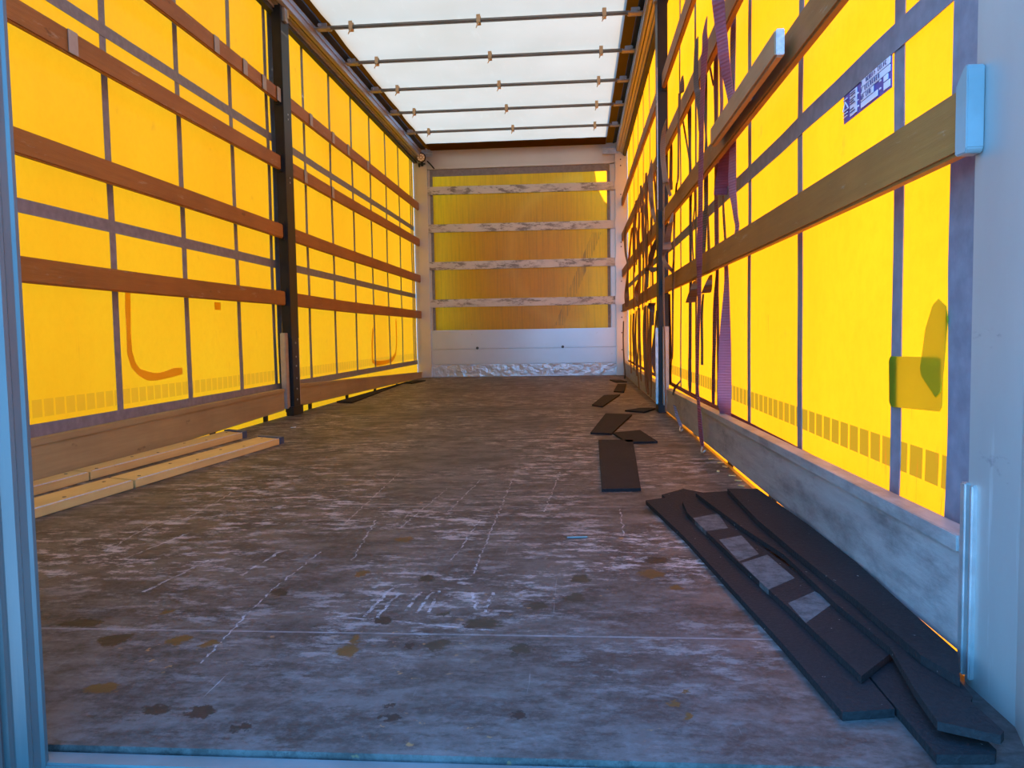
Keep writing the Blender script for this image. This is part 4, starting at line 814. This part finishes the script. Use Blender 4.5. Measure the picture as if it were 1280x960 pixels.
 'f5': {'st': [[1.238, 7.9615, 1.7371, -0.0061, 0.0191], [1.238, 7.9317, 1.6146, -0.0068, 0.0188], [1.238, 8.0714, 1.4842, -0.0054, 0.0193], [1.238, 8.0476, 1.2935, -0.0054, 0.0193]], 'kind': 'brown', 'label': 'narrow brown strap hanging among the crowded strands behind the black post on the right wall', 'group': 'crowded strap strands behind the black post'},
 'f6': {'st': [[1.12, 7.3057, 1.4744, -0.0036, 0.0247], [1.12, 7.4071, 1.4329, -0.0068, 0.024], [1.12, 7.4648, 1.3428, -0.0069, 0.024], [1.12, 7.3645, 1.2281, -0.0068, 0.0241], [1.12, 7.1554, 1.1402, -0.0052, 0.0245], [1.12, 7.0582, 1.0718, -0.005, 0.0245], [1.12, 7.1752, 0.9738, -0.0086, 0.0235], [1.12, 7.2681, 0.8775, -0.0176, 0.0177], [1.12, 7.2491, 0.8083, -0.0217, 0.0125], [1.12, 7.2855, 0.7343, -0.0106, 0.0227]], 'kind': 'dtan', 'label': 'brown strap looping out in front of the pale bulkhead post', 'group': ''},
 'f7': {'st': [[1.17, 6.3965, 1.4573, -0.0052, 0.0244], [1.17, 6.4445, 1.3448, -0.0071, 0.024], [1.17, 6.5431, 1.2971, -0.0048, 0.0245], [1.17, 6.3832, 1.1583, -0.007, 0.024], [1.17, 6.3429, 1.0058, -0.004, 0.0247], [1.17, 6.4411, 0.9233, -0.0103, 0.0228], [1.17, 6.6042, 0.8723, -0.0242, 0.0061], [1.17, 6.6494, 0.8249, -0.0245, 0.0049], [1.17, 6.5725, 0.7716, -0.0171, 0.0183], [1.17, 6.5299, 0.7083, -0.0048, 0.0245]], 'kind': 'orange', 'label': 'orange-brown crumpled strap bunch low in the far bundle', 'group': ''},
 'f8': {'st': [[1.238, 6.9204, 1.5989, -0.0055, 0.0192], [1.238, 6.9679, 1.445, -0.0059, 0.0191], [1.238, 6.9111, 1.3086, -0.0048, 0.0194], [1.238, 6.8767, 1.1441, -0.0055, 0.0192]], 'kind': 'orange', 'label': 'narrow brown strap hanging among the crowded strands behind the black post on the right wall', 'group': 'crowded strap strands behind the black post'},
 'f9': {'st': [[1.15, 4.9096, 1.0682, -0.0021, 0.0249], [1.15, 5.0483, 1.0282, -0.0127, 0.0215], [1.15, 5.1843, 0.9943, -0.0176, 0.0177], [1.15, 5.307, 0.9468, -0.009, 0.0233], [1.15, 5.5067, 0.9228, -0.0122, 0.0218], [1.15, 5.4997, 0.8089, -0.0056, 0.0244]], 'kind': 'plum', 'label': 'dusky plum strap folded beside the black post in the far bundle', 'group': ''},
 'f10': {'st': [[1.15, 5.0672, 0.912, -0.0252, 0.0024], [1.15, 5.0633, 0.8927, -0.0225, 0.0108], [1.15, 5.0394, 0.879, -0.0071, 0.024]], 'kind': 'dtan', 'label': 'small dark strap fold tucked beside the black post', 'group': ''},
 'g1': {'st': [[1.15, 5.1431, 0.6895, -0.0241, 0.0066], [1.15, 5.1996, 0.6673, -0.0202, 0.0147], [1.15, 5.1324, 0.6393, -0.0129, 0.0214], [1.15, 5.1114, 0.613, -0.0062, 0.0242], [1.15, 5.1153, 0.5446, -0.0062, 0.0242]], 'kind': 'plum', 'label': 'dark plum strap fold hanging under the lowest lath behind the post', 'group': ''},
 'g2': {'st': [[1.16, 4.9468, 0.6338, -0.0024, 0.0249], [1.16, 5.0676, 0.5014, -0.0039, 0.0247], [1.16, 5.1164, 0.407, -0.0128, 0.0215], [1.16, 5.1424, 0.3373, -0.0152, 0.0198], [1.16, 5.1239, 0.2687, -0.0084, 0.0235], [1.16, 5.052, 0.2293, -0.0026, 0.0249]], 'kind': 'plum', 'label': 'dusky strap swelling wide just behind the black post near the floor', 'group': ''},
 'g3': {'st': [[1.165, 7.0385, 0.67, -0.0057, 0.0192], [1.165, 7.1209, 0.5167, -0.0082, 0.0182], [1.165, 7.0557, 0.3264, -0.0069, 0.0188], [1.165, 7.0387, 0.1603, -0.0021, 0.0199]], 'kind': 'brown', 'label': 'narrow brown strap hanging among the crowded strands behind the black post on the right wall', 'group': 'crowded strap strands behind the black post'},
 'g4': {'st': [[1.16, 6.6529, 0.6827, -0.003, 0.0198], [1.16, 6.7793, 0.4701, -0.0065, 0.0189], [1.16, 6.717, 0.3118, -0.0076, 0.0185], [1.16, 6.6427, 0.1342, -0.003, 0.0198]], 'kind': 'brown', 'label': 'narrow brown strap hanging among the crowded strands behind the black post on the right wall', 'group': 'crowded strap strands behind the black post'},
 'g5': {'st': [[1.155, 6.234, 0.6916, -0.0036, 0.0197], [1.155, 6.2273, 0.4511, -0.0036, 0.0197], [1.155, 6.1901, 0.2636, -0.0057, 0.0192], [1.155, 6.1368, 0.1203, -0.0025, 0.0198]], 'kind': 'brown', 'label': 'narrow brown strap hanging among the crowded strands behind the black post on the right wall', 'group': 'crowded strap strands behind the black post'},
 'g6': {'st': [[1.15, 5.7092, 0.6845, -0.005, 0.0194], [1.15, 5.7442, 0.5124, -0.011, 0.0167], [1.15, 5.7016, 0.3203, -0.0099, 0.0174], [1.15, 5.647, 0.1503, -0.0059, 0.0191], [1.15, 5.576, 0.0791, -0.0029, 0.0198]], 'kind': 'brown', 'label': 'narrow brown strap hanging among the crowded strands behind the black post on the right wall', 'group': 'crowded strap strands behind the black post'},
 'g7': {'st': [[1.145, 5.4159, 0.6837, -0.0028, 0.0198], [1.145, 5.4015, 0.4387, -0.0037, 0.0197], [1.145, 5.3829, 0.2575, -0.0046, 0.0195], [1.145, 5.3846, 0.0752, -0.0018, 0.0199]], 'kind': 'brown', 'label': 'narrow brown strap hanging among the crowded strands behind the black post on the right wall', 'group': 'crowded strap strands behind the black post'},
 'g8': {'st': [[1.17, 5.5047, 0.6496, -0.0037, 0.0197], [1.17, 5.5685, 0.4366, -0.0028, 0.0198], [1.17, 5.57, 0.2489, -0.0038, 0.0196], [1.17, 5.5657, 0.155, -0.001, 0.02]], 'kind': 'brown', 'label': 'narrow brown strap hanging among the crowded strands behind the black post on the right wall', 'group': 'crowded strap strands behind the black post'},
 'g9': {'st': [[1.13, 7.9818, 0.6141, -0.0045, 0.0143], [1.13, 8.0555, 0.4119, -0.0046, 0.0143], [1.13, 7.9229, 0.1992, -0.0058, 0.0138], [1.13, 7.7588, 0.1002, -0.0057, 0.0139], [1.13, 7.8538, 0.0421, -0.0058, 0.0138]], 'kind': 'grey', 'label': 'dark thin strap hanging in front of the pale bulkhead post edge', 'group': ''},
 'h1': {'st': [[1.238, 8.2097, 1.5778, -0.0055, 0.0139], [1.238, 8.5271, 1.4213, -0.0092, 0.0119], [1.238, 8.8584, 1.2504, -0.0096, 0.0115]], 'kind': 'orange', 'label': 'narrow brown strap hanging among the crowded strands behind the black post on the right wall', 'group': 'crowded strap strands behind the black post'},
 'h2': {'st': [[1.238, 6.0952, 1.3757, -0.0029, 0.0147], [1.238, 6.1798, 1.2503, -0.0044, 0.0143], [1.238, 6.068, 1.0669, -0.0043, 0.0144], [1.238, 6.0214, 0.8371, -0.0043, 0.0144]], 'kind': 'orange', 'label': 'narrow brown strap hanging among the crowded strands behind the black post on the right wall', 'group': 'crowded strap strands behind the black post'},
 'h3': {'st': [[1.238, 5.8748, 1.6474, -0.0022, 0.0199], [1.238, 5.7468, 1.463, -0.0047, 0.0194], [1.238, 5.7204, 1.2997, -0.0028, 0.0198], [1.238, 5.7798, 1.0932, -0.0034, 0.0197]], 'kind': 'brown', 'label': 'narrow brown strap hanging among the crowded strands behind the black post on the right wall', 'group': 'crowded strap strands behind the black post'},
 'h4': {'st': [[1.18, 6.0933, 1.49, -0.0034, 0.0197], [1.18, 5.9489, 1.3339, -0.0024, 0.0198], [1.18, 6.04, 1.2065, -0.0028, 0.0198], [1.18, 5.9239, 0.9992, -0.0038, 0.0196], [1.18, 6.0205, 0.7818, -0.0054, 0.0193]], 'kind': 'orange', 'label': 'narrow brown strap hanging among the crowded strands behind the black post on the right wall', 'group': 'crowded strap strands behind the black post'},
 'i1': {'st': [[1.16, 6.7859, 1.567, -0.0032, 0.0172], [1.16, 6.7766, 1.3893, -0.0038, 0.0171], [1.16, 6.874, 1.21, -0.0033, 0.0172], [1.16, 6.958, 0.9583, -0.0037, 0.0171], [1.16, 6.9332, 0.6957, -0.004, 0.017]], 'kind': 'orange', 'label': 'narrow brown strap hanging among the crowded strands behind the black post on the right wall', 'group': 'crowded strap strands behind the black post'},
 'i2': {'st': [[1.165, 6.4063, 1.5777, -0.0028, 0.0173], [1.165, 6.3529, 1.3918, -0.0034, 0.0172], [1.165, 6.4313, 1.1935, -0.0035, 0.0172], [1.165, 6.3951, 0.9802, -0.0028, 0.0173], [1.165, 6.4514, 0.6814, -0.0029, 0.0173]], 'kind': 'orange', 'label': 'narrow brown strap hanging among the crowded strands behind the black post on the right wall', 'group': 'crowded strap strands behind the black post'},
 'i3': {'st': [[1.155, 5.8973, 1.5458, -0.0027, 0.0173], [1.155, 5.8623, 1.3495, -0.0029, 0.0173], [1.155, 5.8244, 1.1543, -0.0029, 0.0173], [1.155, 5.8996, 0.9425, -0.0024, 0.0173], [1.155, 5.9474, 0.6668, -0.0025, 0.0173]], 'kind': 'brown', 'label': 'narrow brown strap hanging among the crowded strands behind the black post on the right wall', 'group': 'crowded strap strands behind the black post'},
 'i4': {'st': [[1.17, 5.6425, 1.5516, -0.0032, 0.0172], [1.17, 5.6972, 1.404, -0.003, 0.0172], [1.17, 5.6336, 1.237, -0.0027, 0.0173], [1.17, 5.7219, 1.0355, -0.003, 0.0172], [1.17, 5.796, 0.7166, -0.0023, 0.0173]], 'kind': 'orange', 'label': 'narrow brown strap hanging among the crowded strands behind the black post on the right wall', 'group': 'crowded strap strands behind the black post'},
 'i5': {'st': [[1.15, 6.4577, 1.3472, -0.0035, 0.0171], [1.15, 6.3719, 1.1873, -0.0032, 0.0172], [1.15, 6.493, 1.0489, -0.003, 0.0172]], 'kind': 'orange', 'label': 'narrow brown strap hanging among the crowded strands behind the black post on the right wall', 'group': 'crowded strap strands behind the black post'},
 'i6': {'st': [[1.145, 5.147, 1.3637, -0.002, 0.0174], [1.145, 5.0769, 1.2107, -0.0021, 0.0174], [1.145, 5.1279, 1.1227, -0.0017, 0.0174]], 'kind': 'brown', 'label': 'narrow brown strap hanging among the crowded strands behind the black post on the right wall', 'group': 'crowded strap strands behind the black post'},
 'i7': {'st': [[1.15, 6.3453, 0.6953, -0.0029, 0.0173], [1.15, 6.313, 0.4293, -0.0029, 0.0173], [1.15, 6.4156, 0.2118, -0.003, 0.0172], [1.15, 6.2635, 0.0489, -0.0029, 0.0173]], 'kind': 'brown', 'label': 'narrow brown strap hanging among the crowded strands behind the black post on the right wall', 'group': 'crowded strap strands behind the black post'},
 'i8': {'st': [[1.16, 5.7366, 0.6948, -0.0033, 0.0172], [1.16, 5.7116, 0.4161, -0.0033, 0.0172], [1.16, 5.6591, 0.226, -0.0032, 0.0172], [1.16, 5.5849, 0.0593, -0.0031, 0.0172]], 'kind': 'orange', 'label': 'narrow brown strap hanging among the crowded strands behind the black post on the right wall', 'group': 'crowded strap strands behind the black post'},
 'i9': {'st': [[1.15, 5.1811, 0.6667, -0.0027, 0.0173], [1.15, 5.2518, 0.4225, -0.0028, 0.0173], [1.15, 5.2351, 0.2286, -0.0037, 0.0171], [1.15, 5.2733, 0.0659, -0.0028, 0.0173]], 'kind': 'brown', 'label': 'narrow brown strap hanging among the crowded strands behind the black post on the right wall', 'group': 'crowded strap strands behind the black post'},
 'i10': {'st': [[1.16, 7.3134, 0.6648, -0.0037, 0.0171], [1.16, 7.416, 0.3929, -0.0038, 0.0171], [1.16, 7.3347, 0.1215, -0.0038, 0.0171]], 'kind': 'orange', 'label': 'narrow brown strap hanging among the crowded strands behind the black post on the right wall', 'group': 'crowded strap strands behind the black post'}}
def catm(P, n=5):
    out = []
    for i in range(len(P) - 1):
        a = P[max(i - 1, 0)]; b = P[i]; c = P[i + 1]; d = P[min(i + 2, len(P) - 1)]
        for k in range(n):
            t = k / n
            out.append([.5 * (2 * b[j] + (c[j] - a[j]) * t + (2 * a[j] - 5 * b[j] + 4 * c[j] - d[j]) * t * t + (-a[j] + 3 * b[j] - 3 * c[j] + d[j]) * t ** 3) for j in range(5)])
    out.append(P[-1]); return out
for key, d in STR.items():
    P = catm(d['st'])
    bm = bmesh.new(); rings = []
    for (x, y, z, dx, dy) in P:
        h = math.hypot(dx, dy) or 1; nx_, ny_ = -dy / h * .0011, dx / h * .0011
        rings.append([bm.verts.new(c) for c in ((x - dx - nx_, y - dy - ny_, z), (x + dx - nx_, y + dy - ny_, z), (x + dx + nx_, y + dy + ny_, z), (x - dx + nx_, y - dy + ny_, z))])
    for a, b in zip(rings, rings[1:]):
        for i in range(4): bm.faces.new((a[i], a[(i + 1) % 4], b[(i + 1) % 4], b[i]))
    bm.faces.new(rings[0]); bm.faces.new(rings[-1][::-1])
    o = link('hanging_strap', bm, W[d['kind']]); tag(o, d['label'], 'strap', d['group'] or None)
    if key in ('s3', 's27'):
        x, y, z = P[-1][:3]
        o2 = crv([(x, y, z), (x - .006, y - .012, z - .012), (x - .004, y - .03, z - .018), (x + .006, y - .035, z - .008)], .004, 'hook', M['steel'], o)

# small litter on the floor
for (x, y, w_, h_, a, lab) in ((.66, 1.90, .05, .005, .1, 'thin blue-white splinter on the middle of the floor'), (-.93, 4.25, .03, .01, .5, 'pale paper scrap on the floor near the left black post')):
    bm = bmesh.new(); add_box(bm, (-w_ / 2, -h_ / 2, 0), (w_ / 2, h_ / 2, .003), .001)
    o = link('splinter' if w_ > .04 else 'paper_scrap', bm, M['socket'] if w_ > .04 else M['end']); o.location = (x, y, .0005); o.rotation_euler.z = a; tag(o, lab, 'litter')
random.seed(5)
for i in range(7):
    x = 1.19 + random.uniform(-.03, .015); y = 2.55 + i * .09; bm = bmesh.new(); add_box(bm, (-.012, -.005, 0), (.012, .005, .003), .001)
    o = link('wood_chip', bm, M['pale']); o.location = (x, y, .0005); o.rotation_euler.z = random.uniform(0, 3); tag(o, 'tiny wood chip on the floor edge under the hanging straps', 'wood chip', 'wood chips at the right floor edge')

# truck cab outside, in front of the bulkhead; its shadow falls on the yellow bulkhead cloth
tc_ = empty('truck_cab', (0, 11, -1.3)); tag(tc_, 'truck cab outside beyond the bulkhead, known only by its shadow on the yellow cloth', 'truck cab')
bm = bmesh.new()
prof = [(-1.24, -.6), (1.24, -.6), (1.235, 2.0), (1.225, 2.37), (1.17, 2.42), (1.125, 2.50), (1.085, 2.61), (1.055, 2.80), (-1.05, 2.80), (-1.14, 2.6), (-1.235, 2.4), (-1.245, 2.0)]
prism_y(bm, prof, YB + .35, 12.0); padopt(link('cab_body', bm, M['cabm']), tc_)
for s in (-1, 1): pbox('side_window', tc_, (min(s * 1.246, s * 1.25), 11.0, 1.0), (max(s * 1.246, s * 1.25), 11.9, 1.8), M['glass'])
for s in (-1, 1):
    bm = bmesh.new(); add_cyl(bm, (s * .95, 11.4, -.8), (s * 1.24, 11.4, -.8), .5, 28); padopt(link('wheel', bm, M['rubber']), tc_)
